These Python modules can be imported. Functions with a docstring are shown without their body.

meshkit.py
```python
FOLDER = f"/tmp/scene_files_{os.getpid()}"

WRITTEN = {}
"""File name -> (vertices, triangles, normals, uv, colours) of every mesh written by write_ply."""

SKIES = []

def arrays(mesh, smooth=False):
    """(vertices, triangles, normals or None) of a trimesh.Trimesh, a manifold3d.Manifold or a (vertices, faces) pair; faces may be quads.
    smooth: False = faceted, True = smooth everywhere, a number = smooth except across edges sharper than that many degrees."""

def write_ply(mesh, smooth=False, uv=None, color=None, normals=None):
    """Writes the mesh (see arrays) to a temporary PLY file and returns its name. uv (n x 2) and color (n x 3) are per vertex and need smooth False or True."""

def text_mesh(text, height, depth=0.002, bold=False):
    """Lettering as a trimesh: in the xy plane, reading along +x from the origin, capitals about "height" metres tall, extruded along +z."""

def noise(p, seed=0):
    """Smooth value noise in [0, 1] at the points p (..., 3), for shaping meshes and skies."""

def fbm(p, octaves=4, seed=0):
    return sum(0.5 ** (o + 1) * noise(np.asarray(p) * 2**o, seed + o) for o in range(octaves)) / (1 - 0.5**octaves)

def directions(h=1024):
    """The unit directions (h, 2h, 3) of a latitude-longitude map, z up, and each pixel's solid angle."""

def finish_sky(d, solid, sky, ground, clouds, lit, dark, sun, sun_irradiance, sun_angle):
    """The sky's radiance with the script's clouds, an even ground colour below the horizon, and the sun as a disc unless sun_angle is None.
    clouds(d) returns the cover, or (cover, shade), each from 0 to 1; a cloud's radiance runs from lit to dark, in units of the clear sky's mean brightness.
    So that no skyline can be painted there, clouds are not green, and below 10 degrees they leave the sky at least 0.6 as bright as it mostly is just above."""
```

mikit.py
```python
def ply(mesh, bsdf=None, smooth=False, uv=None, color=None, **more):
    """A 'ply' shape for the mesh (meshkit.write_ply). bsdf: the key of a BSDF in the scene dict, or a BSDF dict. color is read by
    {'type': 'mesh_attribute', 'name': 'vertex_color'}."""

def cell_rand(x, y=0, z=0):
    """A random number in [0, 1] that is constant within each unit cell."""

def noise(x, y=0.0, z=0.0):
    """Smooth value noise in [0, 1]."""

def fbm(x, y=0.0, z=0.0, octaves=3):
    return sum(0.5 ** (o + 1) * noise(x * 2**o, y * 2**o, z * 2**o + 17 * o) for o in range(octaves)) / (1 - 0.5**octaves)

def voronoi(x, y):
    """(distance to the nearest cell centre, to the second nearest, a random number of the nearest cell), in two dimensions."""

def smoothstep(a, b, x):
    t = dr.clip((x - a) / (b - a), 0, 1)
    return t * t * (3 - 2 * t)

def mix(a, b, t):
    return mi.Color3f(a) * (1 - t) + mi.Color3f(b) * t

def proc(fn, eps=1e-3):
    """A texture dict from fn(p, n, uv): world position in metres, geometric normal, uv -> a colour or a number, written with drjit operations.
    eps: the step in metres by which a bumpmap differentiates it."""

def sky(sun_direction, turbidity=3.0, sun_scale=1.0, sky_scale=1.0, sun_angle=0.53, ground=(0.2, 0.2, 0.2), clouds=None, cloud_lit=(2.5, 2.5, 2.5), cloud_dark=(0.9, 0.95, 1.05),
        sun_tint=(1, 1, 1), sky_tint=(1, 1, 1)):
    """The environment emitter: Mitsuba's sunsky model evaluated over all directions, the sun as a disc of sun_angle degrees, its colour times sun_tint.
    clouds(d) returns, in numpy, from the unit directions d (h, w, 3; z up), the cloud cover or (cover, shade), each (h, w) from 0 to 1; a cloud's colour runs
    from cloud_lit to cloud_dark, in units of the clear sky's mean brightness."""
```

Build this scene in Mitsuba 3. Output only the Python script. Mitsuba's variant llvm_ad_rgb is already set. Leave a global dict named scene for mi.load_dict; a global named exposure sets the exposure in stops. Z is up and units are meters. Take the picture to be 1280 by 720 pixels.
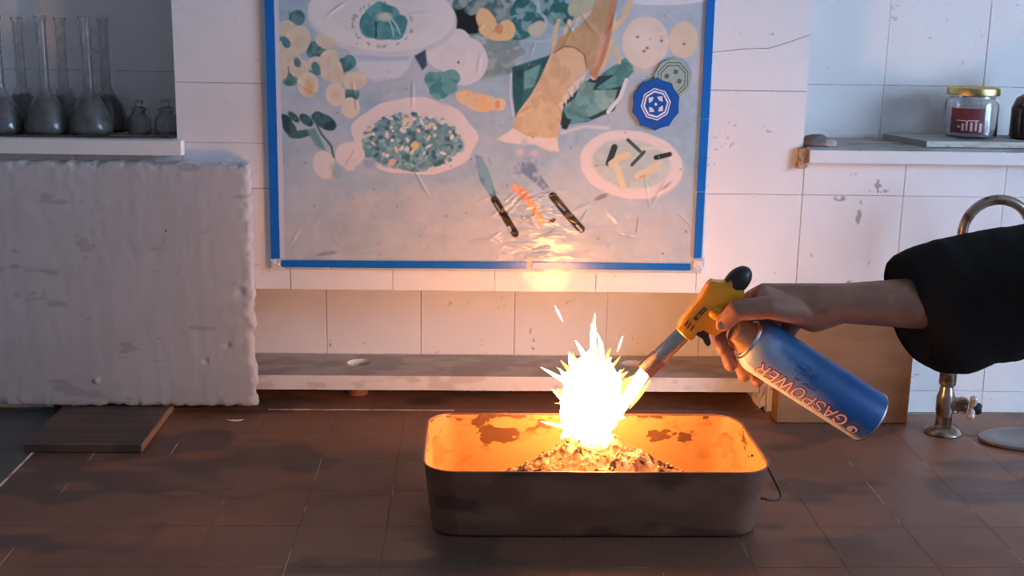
import math
import random
import numpy as np
import trimesh
import manifold3d
import shapely
from shapely.geometry import Polygon, LineString, box as sbox
import drjit as dr
import mitsuba as mi
import mikit
import meshkit
from mikit import proc, noise, fbm, voronoi, smoothstep, mix, cell_rand

scene, labels = {}, {}
T = mi.ScalarTransform4f

# ------------------------------------------------------------------ camera, light, exposure
EYE = np.array([0.0, -1.755, 0.595])
FWD, UP = np.array([0.03558393, 0.97382843, -0.22448157]), np.array([-0.00913166, 0.22493129, 0.97433184])
scene['camera'] = {'type': 'perspective', 'fov': 45.7348, 'fov_axis': 'x', 'near_clip': 0.05, 'far_clip': 50.0,
                   'to_world': T().look_at(origin=EYE.tolist(), target=(EYE + FWD).tolist(), up=UP.tolist())}
exposure = 0.0
DAYLIGHT = [7.7, 10.6, 15.2]      # frosted window in the right wall (the pane is built with the room)
FIRE = [80.0, 31.0, 9.0]          # burning core
TONGUE = [30.0, 15.0, 5.0]
HALO = [2.0, 0.95, 0.28]
JET = [34.0, 20.0, 7.0]

# ------------------------------------------------------------------ helpers
def numbered(key):
    if key not in scene and key not in labels:
        return key
    k = 1
    while f'{key}_{k:03d}' in scene or f'{key}_{k:03d}' in labels:
        k += 1
    return f'{key}_{k:03d}'

def thing(name, label, category, group=None, kind=None):
    key = numbered(name)
    labels[key] = {'label': label, 'category': category}
    if group:
        labels[key]['group'] = group
    if kind:
        labels[key]['kind'] = kind
    return key

def struct(name, mesh, bsdf, label=None, smooth=False):
    scene[name] = mikit.ply(mesh, bsdf, smooth)
    labels[name] = {'kind': 'structure'}
    if label:
        labels[name]['label'] = label
    return name

def part(parent, name, mesh, bsdf, smooth=False, label=None, **kw):
    key = numbered(parent + '__' + name)
    scene[key] = mikit.ply(mesh, bsdf, smooth, **kw)
    if label:
        labels[key] = {'label': label}
    return key

def solo(key, mesh, bsdf, smooth=False, **kw):
    scene[key] = mikit.ply(mesh, bsdf, smooth, **kw)
    return key

def cat(ms):
    return trimesh.util.concatenate(ms)

def box(x0, x1, y0, y1, z0, z1):
    m = trimesh.creation.box((x1 - x0, y1 - y0, z1 - z0))
    m.apply_translation(((x0 + x1) / 2, (y0 + y1) / 2, (z0 + z1) / 2))
    return m

def rbox(x0, x1, y0, y1, z0, z1, r, n=8):
    s = manifold3d.Manifold.sphere(r, n * 4)
    pts = [s.translate((x, y, z)) for x in (x0 + r, x1 - r) for y in (y0 + r, y1 - r) for z in (z0 + r, z1 - r)]
    return tm(manifold3d.Manifold.batch_hull(pts))

def tm(man):
    m = man.to_mesh()
    return trimesh.Trimesh(np.array(m.vert_properties[:, :3]), np.array(m.tri_verts), process=False)

def chamfer_box(x0, x1, y0, y1, z0, z1, b):
    p = []
    for x in (x0, x1):
        for y in (y0, y1):
            for z in (z0, z1):
                sx, sy, sz = (b if x == x0 else -b), (b if y == y0 else -b), (b if z == z0 else -b)
                p += [(x + sx, y + sy, z), (x + sx, y, z + sz), (x, y + sy, z + sz)]
    return trimesh.convex.convex_hull(np.array(p))

def rings_mesh(rings, cap0=True, cap1=True):
    """Loft closed rings (k, n, 3) into a surface."""
    R = np.asarray(rings, float)
    k, n = R.shape[:2]
    v = R.reshape(-1, 3)
    f = []
    i = np.arange(n)
    j = (i + 1) % n
    for a in range(k - 1):
        b = a + 1
        f.append(np.stack([a * n + i, a * n + j, b * n + j], 1))
        f.append(np.stack([a * n + i, b * n + j, b * n + i], 1))
    extra = []
    if cap0:
        extra.append(R[0].mean(0))
        f.append(np.stack([np.full(n, len(v) + len(extra) - 1), j, i], 1))
    if cap1:
        extra.append(R[-1].mean(0))
        o = (k - 1) * n
        f.append(np.stack([np.full(n, len(v) + len(extra) - 1), o + i, o + j], 1))
    if extra:
        v = np.vstack([v, extra])
    return trimesh.Trimesh(v, np.vstack(f), process=False)

def frames(P):
    P = np.asarray(P, float)
    t = np.gradient(P, axis=0)
    t /= np.linalg.norm(t, axis=1, keepdims=True)
    a = np.cross(t[0], [0, 1, 0.01])
    if np.linalg.norm(a) < 1e-3:
        a = np.cross(t[0], [1, 0, 0])
    out = []
    for k in range(len(P)):
        a = a - t[k] * (a @ t[k])
        a /= np.linalg.norm(a)
        out.append((a, np.cross(t[k], a)))
    return out

def tube(P, r, n=14, cap=True):
    P = np.asarray(P, float)
    r = np.broadcast_to(np.asarray(r, float), (len(P),))
    th = np.linspace(0, 2 * np.pi, n, endpoint=False)
    rings = [p + rr * (np.cos(th)[:, None] * a + np.sin(th)[:, None] * b) for p, rr, (a, b) in zip(P, r, frames(P))]
    return rings_mesh(rings, cap, cap)

def spline(P, n):
    from scipy.interpolate import CubicSpline
    P = np.asarray(P, float)
    t = np.r_[0, np.cumsum(np.linalg.norm(np.diff(P, axis=0), axis=1) + 1e-9)]
    return CubicSpline(t, P)(np.linspace(0, t[-1], n))

def lathe(profile, loc=(0, 0, 0), n=48):
    """Closed profile [(r, z), ...] from axis to axis turned about z."""
    m = trimesh.creation.revolve(np.array(profile, float), sections=n)
    m.apply_translation(loc)
    return m

def along(m, a, b):
    """Move a mesh built along +z from the origin so that it starts at a and points to b."""
    a, b = np.array(a, float), np.array(b, float)
    z = (b - a) / np.linalg.norm(b - a)
    y = np.array([0, 1.0, 0]) - z * z[1] if abs(z[1]) < 0.99 else np.array([1.0, 0, 0])
    y /= np.linalg.norm(y)
    M = np.eye(4)
    M[:3, 0], M[:3, 1], M[:3, 2], M[:3, 3] = np.cross(y, z), y, z, a
    m = m.copy()
    m.apply_transform(M)
    return m

XZ = np.array([[1, 0, 0, 0], [0, 0, -1, 0], [0, 1, 0, 0], [0, 0, 0, 1.0]])

def slab_xz(poly, y_back, thick):
    """A polygon drawn in (x, z), extruded from y_back towards the room (-y)."""
    ms = [trimesh.creation.extrude_polygon(g, thick, engine='earcut') for g in getattr(poly, 'geoms', [poly]) if g.area > 1e-7]
    m = cat(ms)
    m.apply_transform(XZ)
    m.apply_translation((0, y_back, 0))
    return m

def tile_xz(poly, y_back, thick, bevel=0.0006):
    """A tile with eased edges; plain extrusion where it is cut out of shape."""
    c = np.array(poly.exterior.coords)[:-1]
    x0, z0, x1, z1 = poly.bounds
    if len(poly.interiors) == 0 and abs(poly.area - (x1 - x0) * (z1 - z0)) < 1e-8:
        yf = y_back - thick
        ring = lambda i, y: np.array([(x0 + i, y, z0 + i), (x1 - i, y, z0 + i), (x1 - i, y, z1 - i), (x0 + i, y, z1 - i)])
        return rings_mesh([ring(0, y_back), ring(0, yf + bevel), ring(bevel, yf)], True, True)
    return slab_xz(poly, y_back, thick)

def hull_chain(nodes):
    """nodes: [(xyz, r), ...] -> union of the hulls of neighbouring spheres."""
    s = [manifold3d.Manifold.sphere(r, 28).translate(tuple(map(float, p))) for p, r in nodes]
    return [manifold3d.Manifold.batch_hull([a, b]) for a, b in zip(s, s[1:])]

# ------------------------------------------------------------------ materials
def bsdf(key, d):
    scene[key] = d
    return key

def principled(color, rough=0.5, spec=0.5, two=True, **kw):
    c = color if isinstance(color, dict) else {'type': 'rgb', 'value': list(color)}
    d = {'type': 'principled', 'base_color': c, 'roughness': rough, 'specular': spec, **kw}
    return {'type': 'twosided', 'bsdf': d} if two else d

STAINS = [  # chips and scuffs on the glazed wall: x, z, half width, half height
    (0.565, 0.362, 0.011, 0.008), (0.600, 0.350, 0.007, 0.013), (0.602, 0.342, 0.018, 0.004), (0.545, 0.330, 0.012, 0.005), (0.580, 0.325, 0.008, 0.004),
    (0.575, 0.303, 0.006, 0.014), (0.57, 0.20, 0.010, 0.009), (0.105, 0.065, 0.004, 0.016), (0.100, 0.085, 0.003, 0.012), (-0.17, 0.068, 0.018, 0.003), (-0.222, 0.066, 0.004, 0.008)]

def wall_color(p, n, uv):
    big = fbm(p.x * 5 + 3, p.z * 5, p.y * 3, 3)
    c = mix((0.86, 0.835, 0.825), (0.82, 0.795, 0.79), smoothstep(0.4, 0.7, big))
    speck = noise(p.x * 230, p.z * 230, 4.0) * noise(p.x * 37, p.z * 37, 9.0)
    c = mix(c, (0.42, 0.33, 0.30), smoothstep(0.74, 0.80, speck) * 0.45)
    edge = fbm(p.x * 160, p.z * 160, 2.0, 3)
    k = mi.Float(0)
    for x, z, a, b in STAINS:
        d = dr.sqrt(dr.square((p.x - x) / a) + dr.square((p.z - z) / b))
        k = dr.maximum(k, smoothstep(1.0, 0.5, d))
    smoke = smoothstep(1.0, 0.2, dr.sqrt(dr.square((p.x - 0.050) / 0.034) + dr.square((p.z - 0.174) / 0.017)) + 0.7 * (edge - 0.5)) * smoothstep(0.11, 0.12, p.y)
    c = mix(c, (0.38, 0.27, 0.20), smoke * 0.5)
    return mix(c, (0.36, 0.29, 0.27), k * smoothstep(0.52, 0.60, edge) * 0.8)

def wall_rough(p, n, uv):
    return 0.11 + 0.2 * smoothstep(0.5, 0.7, fbm(p.x * 14, p.z * 14, 1.0, 3))

def wall_bump(p, n, uv):
    return fbm(p.x * 28, p.y * 28, p.z * 28, 3)

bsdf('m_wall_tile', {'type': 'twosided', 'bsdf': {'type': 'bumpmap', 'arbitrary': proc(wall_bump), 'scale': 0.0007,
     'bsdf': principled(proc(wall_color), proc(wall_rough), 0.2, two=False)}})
bsdf('m_joint', principled((0.42, 0.36, 0.33), 0.9, 0.2))
bsdf('m_plaster', principled(proc(lambda p, n, uv: mix((0.74, 0.69, 0.64), (0.5, 0.42, 0.36), smoothstep(0.5, 0.7, fbm(p.x * 60, p.y * 60, p.z * 60, 3)))), 0.9, 0.2))
bsdf('m_old_plaster', principled(proc(lambda p, n, uv: mix((0.55, 0.36, 0.22), (0.42, 0.24, 0.13), noise(p.x * 90, p.y * 90, p.z * 90))), 0.9, 0.2))
bsdf('m_room', principled((0.44, 0.42, 0.40), 0.9, 0.2))
bsdf('m_floor', principled((0.10, 0.09, 0.08), 0.6, 0.3))

def ledge_color(p, n, uv):
    top = smoothstep(0.5, 0.8, n.z)
    g = fbm(p.x * 24, p.y * 40, p.z * 40, 3)
    top_grey = mix((0.40, 0.36, 0.33), (0.30, 0.27, 0.25), smoothstep(0.35, 0.65, g))  # greyer tone for the upward faces
    paint = mix((0.76, 0.73, 0.70), (0.62, 0.57, 0.53), smoothstep(0.5, 0.75, fbm(p.x * 30, p.z * 60, 3.0, 3)))
    return mix(paint, top_grey, top)

bsdf('m_ledge', principled(proc(ledge_color), 0.6, 0.4))

def shelf_color(p, n, uv):
    g = fbm(p.x * 22, p.y * 40, 5.0, 3)
    return mix((0.33, 0.31, 0.29), (0.22, 0.20, 0.19), smoothstep(0.3, 0.7, g))

bsdf('m_shelf_top', principled(proc(shelf_color), 0.6, 0.35))
bsdf('m_shelf_face', principled((0.80, 0.79, 0.78), 0.35, 0.5))

def bench_color(p, n, uv):
    t = cell_rand(dr.floor((p.x + 0.0935) / 0.1025), dr.floor((p.y - 0.003) / 0.107), 3)
    g = fbm(p.x * 9, p.y * 9, 2.0, 4)
    c = mix((0.235, 0.105, 0.060), (0.175, 0.083, 0.052), smoothstep(0.3, 0.7, g))
    c = mix(c, (0.185, 0.098, 0.066), t * 0.4)
    soot = smoothstep(0.58, 0.70, fbm(p.x * 7 + 11, p.y * 13, 7.0, 3))
    c = mix(c, (0.065, 0.048, 0.042), soot * 0.65)
    return c

bsdf('m_bench_tile', {'type': 'twosided', 'bsdf': {'type': 'bumpmap', 'arbitrary': proc(lambda p, n, uv: fbm(p.x * 40, p.y * 40, 3.0, 3)), 'scale': 0.0008,
     'bsdf': principled(proc(bench_color), proc(lambda p, n, uv: 0.34 + 0.25 * fbm(p.x * 20, p.y * 20, 6.0, 3)), 0.5, two=False)}})
bsdf('m_grey_tile', principled(proc(lambda p, n, uv: mix((0.10, 0.10, 0.098), (0.06, 0.058, 0.056), fbm(p.x * 16, p.y * 16, 1.0, 3))), 0.4, 0.5))
bsdf('m_grout', principled(proc(lambda p, n, uv: mix((0.165, 0.082, 0.052), (0.62, 0.56, 0.50), smoothstep(0.63, 0.69, fbm(p.x * 16, p.y * 16, 4.0, 2)))), 0.9, 0.2))
bsdf('m_pale_grout', principled(proc(lambda p, n, uv: mix((0.66, 0.60, 0.54), (0.40, 0.28, 0.22), smoothstep(0.5, 0.7, fbm(p.x * 90, p.y * 90, 4.0, 2)))), 0.9, 0.2))

def foam_color(p, n, uv):
    streak = fbm(p.x * 90, p.z * 7, 2.0, 3)
    c = mix((0.51, 0.50, 0.51), (0.48, 0.47, 0.475), smoothstep(0.35, 0.7, streak))
    c = mix(c, (0.46, 0.445, 0.45), 0.5 * smoothstep(0.5, 0.66, fbm(p.x * 9, p.z * 14, 8.0, 3)))
    scuff = smoothstep(0.74, 0.80, fbm(p.x * 20, p.z * 60, 5.0, 3))
    return mix(c, (0.34, 0.31, 0.31), scuff * 0.55)

bsdf('m_foam', {'type': 'twosided', 'bsdf': {'type': 'bumpmap', 'arbitrary': proc(lambda p, n, uv: fbm(p.x * 120, p.y * 60, p.z * 70, 3), 5e-4), 'scale': 0.0012,
     'bsdf': principled(proc(foam_color), 0.85, 0.25, two=False)}})
bsdf('m_dark_hole', principled((0.06, 0.05, 0.05), 0.9, 0.1))

def wood_color(p, n, uv):
    g = fbm(p.x * 10, p.y * 120, 3.0, 3)
    c = mix((0.115, 0.072, 0.052), (0.075, 0.05, 0.04), smoothstep(0.3, 0.7, g))
    return mix(c, (0.05, 0.04, 0.037), 0.7 * smoothstep(0.5, 0.7, fbm(p.x * 11, p.y * 11, 6.0, 3)))

bsdf('m_board', principled(proc(wood_color), 0.5, 0.4))
bsdf('m_board_edge', principled(proc(lambda p, n, uv: mix((0.34, 0.20, 0.12), (0.22, 0.13, 0.08), fbm(p.x * 60, p.y * 60, p.z * 400, 2))), 0.8, 0.2))
bsdf('m_cardboard', principled(proc(lambda p, n, uv: mix((0.27, 0.135, 0.064), (0.225, 0.112, 0.054), smoothstep(0.3, 0.7, fbm(p.x * 14, p.y * 14, p.z * 50, 3)))), 0.75, 0.25))
bsdf('m_tape', principled(proc(lambda p, n, uv: mix((0.006, 0.135, 0.52), (0.01, 0.165, 0.58), fbm(p.x * 40, p.z * 40, 2.0, 2))), 0.25, 0.5))
bsdf('m_film', principled((0.70, 0.69, 0.70), 0.2, 0.5))
bsdf('m_poster', principled({'type': 'mesh_attribute', 'name': 'vertex_color'}, 0.55, 0.15, clearcoat=1.0, clearcoat_gloss=0.985))
for k, c in dict(badge_blue=(0.012, 0.10, 0.42), badge_white=(0.74, 0.75, 0.80), badge_green=(0.36, 0.46, 0.40), badge_line=(0.09, 0.17, 0.15)).items():
    bsdf('m_' + k, principled(c, 0.3, 0.5))

def pan_color(p, n, uv):
    g = fbm(p.x * 22, p.y * 22, p.z * 34, 4)
    c = mix((0.185, 0.088, 0.058), (0.235, 0.120, 0.080), smoothstep(0.35, 0.65, g))
    return mix(c, (0.085, 0.045, 0.030), smoothstep(0.54, 0.68, fbm(p.x * 13 + 5, p.y * 13, p.z * 24, 3)) * 0.7)

bsdf('m_pan', principled(proc(pan_color), 0.45, 0.4, metallic=0.15))

def lining_color(p, n, uv):
    c = mix((0.50, 0.27, 0.105), (0.44, 0.23, 0.085), fbm(p.x * 30, p.y * 30, p.z * 30, 3))
    g = fbm(p.x * 42, p.y * 42, p.z * 55, 4)
    # rust that has eaten through the enamel: two big scabs on the far wall, crumbs under the rim
    a = dr.sqrt(dr.square((p.x - 0.028) / 0.045) + dr.square((p.z - 0.057) / 0.017))
    b = dr.sqrt(dr.square((p.x - 0.255) / 0.040) + dr.square((p.z - 0.056) / 0.014))
    far = smoothstep(-0.30, -0.285, p.y)
    scab = smoothstep(0.06, -0.06, dr.minimum(a, b) - 0.45 - (g - 0.45) * 2.2) * far
    crumbs = smoothstep(0.60, 0.64, g) * smoothstep(0.055, 0.068, p.z)
    c = mix(c, (0.33, 0.15, 0.055), smoothstep(0.52, 0.62, g) * 0.5)
    return mix(c, (0.10, 0.038, 0.018), dr.maximum(scab, crumbs) * 0.9)

bsdf('m_lining', principled(proc(lining_color), 0.45, 0.45))

def ash_color(p, n, uv):
    d1, d2, r = voronoi(p.x * 120, p.y * 120)
    c = mix((0.50, 0.30, 0.17), (0.36, 0.20, 0.11), r)
    c = mix(c, (0.05, 0.035, 0.03), smoothstep(0.59, 0.65, fbm(p.x * 75, p.y * 75, p.z * 75, 3)))
    return mix(c, (0.60, 0.42, 0.30), smoothstep(0.60, 0.66, fbm(p.x * 95 + 7, p.y * 95, p.z * 95, 3)))

bsdf('m_ash', principled(proc(ash_color), 0.9, 0.2))
bsdf('m_wire', principled((0.05, 0.04, 0.035), 0.4, 0.5, metallic=0.6))
bsdf('m_torch_yellow', principled((0.74, 0.33, 0.014), 0.3, 0.5))
bsdf('m_black_plastic', principled((0.022, 0.020, 0.019), 0.38, 0.5))
bsdf('m_dark_slot', principled((0.13, 0.03, 0.012), 0.6, 0.3))
bsdf('m_plate', principled((0.075, 0.045, 0.02), 0.4, 0.5))
bsdf('m_plate_line', principled((0.55, 0.30, 0.05), 0.4, 0.5))
bsdf('m_screw', principled((0.85, 0.78, 0.6), 0.2, 0.5, metallic=0.8))
bsdf('m_steel', {'type': 'twosided', 'bsdf': {'type': 'roughconductor', 'material': 'none', 'specular_reflectance': {'type': 'rgb', 'value': [0.55, 0.50, 0.46]}, 'alpha': 0.22}})
bsdf('m_burnt_steel', {'type': 'twosided', 'bsdf': {'type': 'roughconductor', 'material': 'none', 'specular_reflectance': {'type': 'rgb', 'value': [0.34, 0.24, 0.20]}, 'alpha': 0.35}})
bsdf('m_rim_metal', {'type': 'twosided', 'bsdf': {'type': 'roughconductor', 'material': 'none', 'specular_reflectance': {'type': 'rgb', 'value': [0.72, 0.70, 0.68]}, 'alpha': 0.25}})
bsdf('m_can', principled({'type': 'mesh_attribute', 'name': 'vertex_color'}, 0.42, 0.45))
bsdf('m_collar', principled((0.36, 0.215, 0.13), 0.35, 0.5, metallic=0.3))
bsdf('m_red_ink', principled((0.50, 0.035, 0.05), 0.4, 0.4))
bsdf('m_white_ink', principled((0.80, 0.77, 0.77), 0.4, 0.4))
bsdf('m_blue_ink', principled((0.03, 0.09, 0.32), 0.4, 0.4))

def skin_color(p, n, uv):
    g = fbm(p.x * 55, p.y * 55, p.z * 55, 3)
    return mix((0.37, 0.180, 0.125), (0.31, 0.145, 0.100), smoothstep(0.3, 0.7, g))

bsdf('m_skin', {'type': 'twosided', 'bsdf': {'type': 'bumpmap', 'arbitrary': proc(lambda p, n, uv: fbm(p.x * 260, p.y * 260, p.z * 260, 2), 4e-4), 'scale': 0.0005,
     'bsdf': principled(proc(skin_color), 0.5, 0.4, two=False)}})
bsdf('m_nail', principled((0.42, 0.22, 0.16), 0.45, 0.4))
bsdf('m_sleeve', principled(proc(lambda p, n, uv: mix((0.012, 0.011, 0.012), (0.018, 0.016, 0.017), noise(p.x * 600, p.y * 600, p.z * 600))), 0.9, 0.2, sheen=0.1))
bsdf('m_glass', {'type': 'dielectric', 'int_ior': 1.5, 'ext_ior': 1.0})
bsdf('m_dusty_glass', {'type': 'blendbsdf', 'weight': proc(lambda p, n, uv: 0.03 + 0.09 * smoothstep(0.3, 0.7, fbm(p.x * 70, p.y * 70, p.z * 50, 3))), 'a': {'type': 'dielectric', 'int_ior': 1.5, 'ext_ior': 1.0},
     'b': principled((0.36, 0.36, 0.36), 0.5, 0.5)})
bsdf('m_residue', principled(proc(lambda p, n, uv: mix((0.085, 0.078, 0.076), (0.13, 0.115, 0.11), noise(p.x * 300, p.y * 300, p.z * 300))), 0.5, 0.4))
bsdf('m_hair', principled((0.02, 0.014, 0.010), 0.6, 0.4))
bsdf('m_trousers', principled((0.03, 0.034, 0.045), 0.9, 0.2))
bsdf('m_eye', principled((0.6, 0.58, 0.55), 0.2, 0.5))
bsdf('m_gold_lid', {'type': 'twosided', 'bsdf': {'type': 'roughconductor', 'material': 'none', 'specular_reflectance': {'type': 'rgb', 'value': [0.66, 0.52, 0.22]}, 'alpha': 0.2}})
bsdf('m_label_red', principled((0.15, 0.04, 0.06), 0.5, 0.4))
bsdf('m_label_print', principled((0.55, 0.48, 0.50), 0.5, 0.4))
bsdf('m_slab', principled(proc(lambda p, n, uv: mix((0.36, 0.34, 0.32), (0.25, 0.235, 0.22), fbm(p.x * 30, p.y * 30, 2.0, 3))), 0.75, 0.3))
bsdf('m_slab_edge', principled(proc(lambda p, n, uv: mix((0.66, 0.63, 0.56), (0.50, 0.46, 0.40), smoothstep(0.45, 0.7, fbm(p.x * 70, p.y * 70, p.z * 120, 3)))), 0.85, 0.2))
bsdf('m_putty', principled(proc(lambda p, n, uv: mix((0.20, 0.18, 0.17), (0.13, 0.12, 0.115), fbm(p.x * 70, p.y * 70, p.z * 70, 3))), 0.7, 0.3))
bsdf('m_putty_pale', principled((0.40, 0.37, 0.35), 0.8, 0.3))
bsdf('m_brown_glass', principled((0.035, 0.016, 0.010), 0.15, 0.5))
bsdf('m_bottle_top', principled((0.34, 0.24, 0.07), 0.4, 0.5))
bsdf('m_rag', principled((0.16, 0.06, 0.045), 0.9, 0.1))
bsdf('m_cable', principled((0.50, 0.42, 0.40), 0.6, 0.3))

def tap_color(p, n, uv):
    return mix((0.36, 0.30, 0.25), (0.16, 0.09, 0.06), smoothstep(0.42, 0.62, fbm(p.x * 60, p.y * 60, p.z * 60, 3)))

bsdf('m_tap', principled(proc(tap_color), 0.28, 0.5, metallic=0.8))
bsdf('m_tap_handle', principled((0.62, 0.52, 0.43), 0.35, 0.5, metallic=0.3))
bsdf('m_ceramic', principled((0.17, 0.14, 0.125), 0.3, 0.5))
bsdf('m_reflection_stub', principled((0.36, 0.13, 0.07), 0.6, 0.4))
bsdf('m_stopper_grey', principled((0.22, 0.22, 0.23), 0.5, 0.4))
bsdf('m_frame_white', principled((0.7, 0.7, 0.7), 0.4, 0.5))

# ------------------------------------------------------------------ room shell
WX0, WX1, WZ0, WZ1 = -1.6, 2.70, -0.9, 1.9
NICHE_L = sbox(-1.10, 0.405, -0.4195, 0.86)
NICHE_R = sbox(0.485, 0.405, 1.20, 0.86)
RECESS = sbox(-0.62, -0.0065, 0.458, 0.1845)
face = sbox(WX0, WZ0, WX1, WZ1).difference(shapely.union_all([NICHE_L, NICHE_R, RECESS]))
struct('wall_back', cat([slab_xz(face, 0.1335, 0.131), box(WX0, WX1, 0.1335, 0.22, WZ0, WZ1)]), 'm_joint', 'white glazed tile wall with two niches and a low recess')
GX, GZ = [0.0379 + 0.1503 * k for k in range(-7, 8)], [-0.1160 + 0.1503 * k for k in range(0, 9)]
rng = random.Random(4)
CRACK = LineString([(0.335, 0.5375), (0.39, 0.5440), (0.425, 0.5455), (0.44, 0.5500), (0.4865, 0.5660)]).buffer(0.0005)

def lay_tiles(region, xs, zs, y_back, thick=0.0025, gap=0.0008):
    for x0, x1 in zip(xs, xs[1:]):
        for z0, z1 in zip(zs, zs[1:]):
            g = gap * rng.uniform(0.5, 1.5) / 2
            t = region.intersection(sbox(x0 + g, z0 + g, x1 - g, z1 - g)).difference(CRACK)
            for q in getattr(t, 'geoms', [t]):
                if q.area > 2e-4:
                    part('wall_back', 'tile', tile_xz(q, y_back, thick + rng.uniform(-0.0003, 0.0003)), 'm_wall_tile')

side = sbox(-0.4195, 0.4, -0.2627, 0.86)
lay_tiles(side, [-0.4195, -0.2627], [0.4, 0.4850, 0.6353, 0.7856, 0.86], 0.0025)
front_region = sbox(-1.1, 0.0, 1.25, 1.05).difference(shapely.union_all([NICHE_L, NICHE_R, RECESS, side]))
lay_tiles(front_region, GX + [1.25], [0.0] + GZ[1:], 0.0025)
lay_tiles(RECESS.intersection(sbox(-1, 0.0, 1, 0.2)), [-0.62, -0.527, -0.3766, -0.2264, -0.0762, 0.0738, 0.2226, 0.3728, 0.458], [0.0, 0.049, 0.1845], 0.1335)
lay_tiles(NICHE_L, [-1.10, -0.949, -0.798, -0.647, -0.4195], [0.405, 0.4925, 0.643, 0.79, 0.86], 0.1335)
lay_tiles(NICHE_R, [0.485, 0.641, 0.797, 0.948, 1.10, 1.20], [0.405, 0.4882, 0.641, 0.79, 0.86], 0.1335)

def lumpy(m, amp, scale, seed):
    m = m.copy()
    v = m.vertices
    m.vertices = v + (meshkit.fbm(v * scale, 3, seed)[:, None] - 0.5) * amp * m.vertex_normals + (np.stack([meshkit.noise(v * scale * 1.7, seed + k) for k in (5, 6, 7)], 1) - 0.5) * amp
    return m

lump = trimesh.creation.box((0.010, 0.118, 0.058)).subdivide_to_size(0.006)
lump.apply_translation((0.4535, 0.072, 0.029))
part('wall_back', 'plaster_edge', lumpy(lump, 0.006, 90, 3), 'm_plaster', True)
broken = trimesh.creation.box((0.013, 0.014, 0.028)).subdivide_to_size(0.003)
broken.apply_translation((0.4835, -0.002, 0.390))
part('wall_back', 'plaster_edge', lumpy(broken, 0.005, 120, 8), 'm_old_plaster', True)

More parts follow.
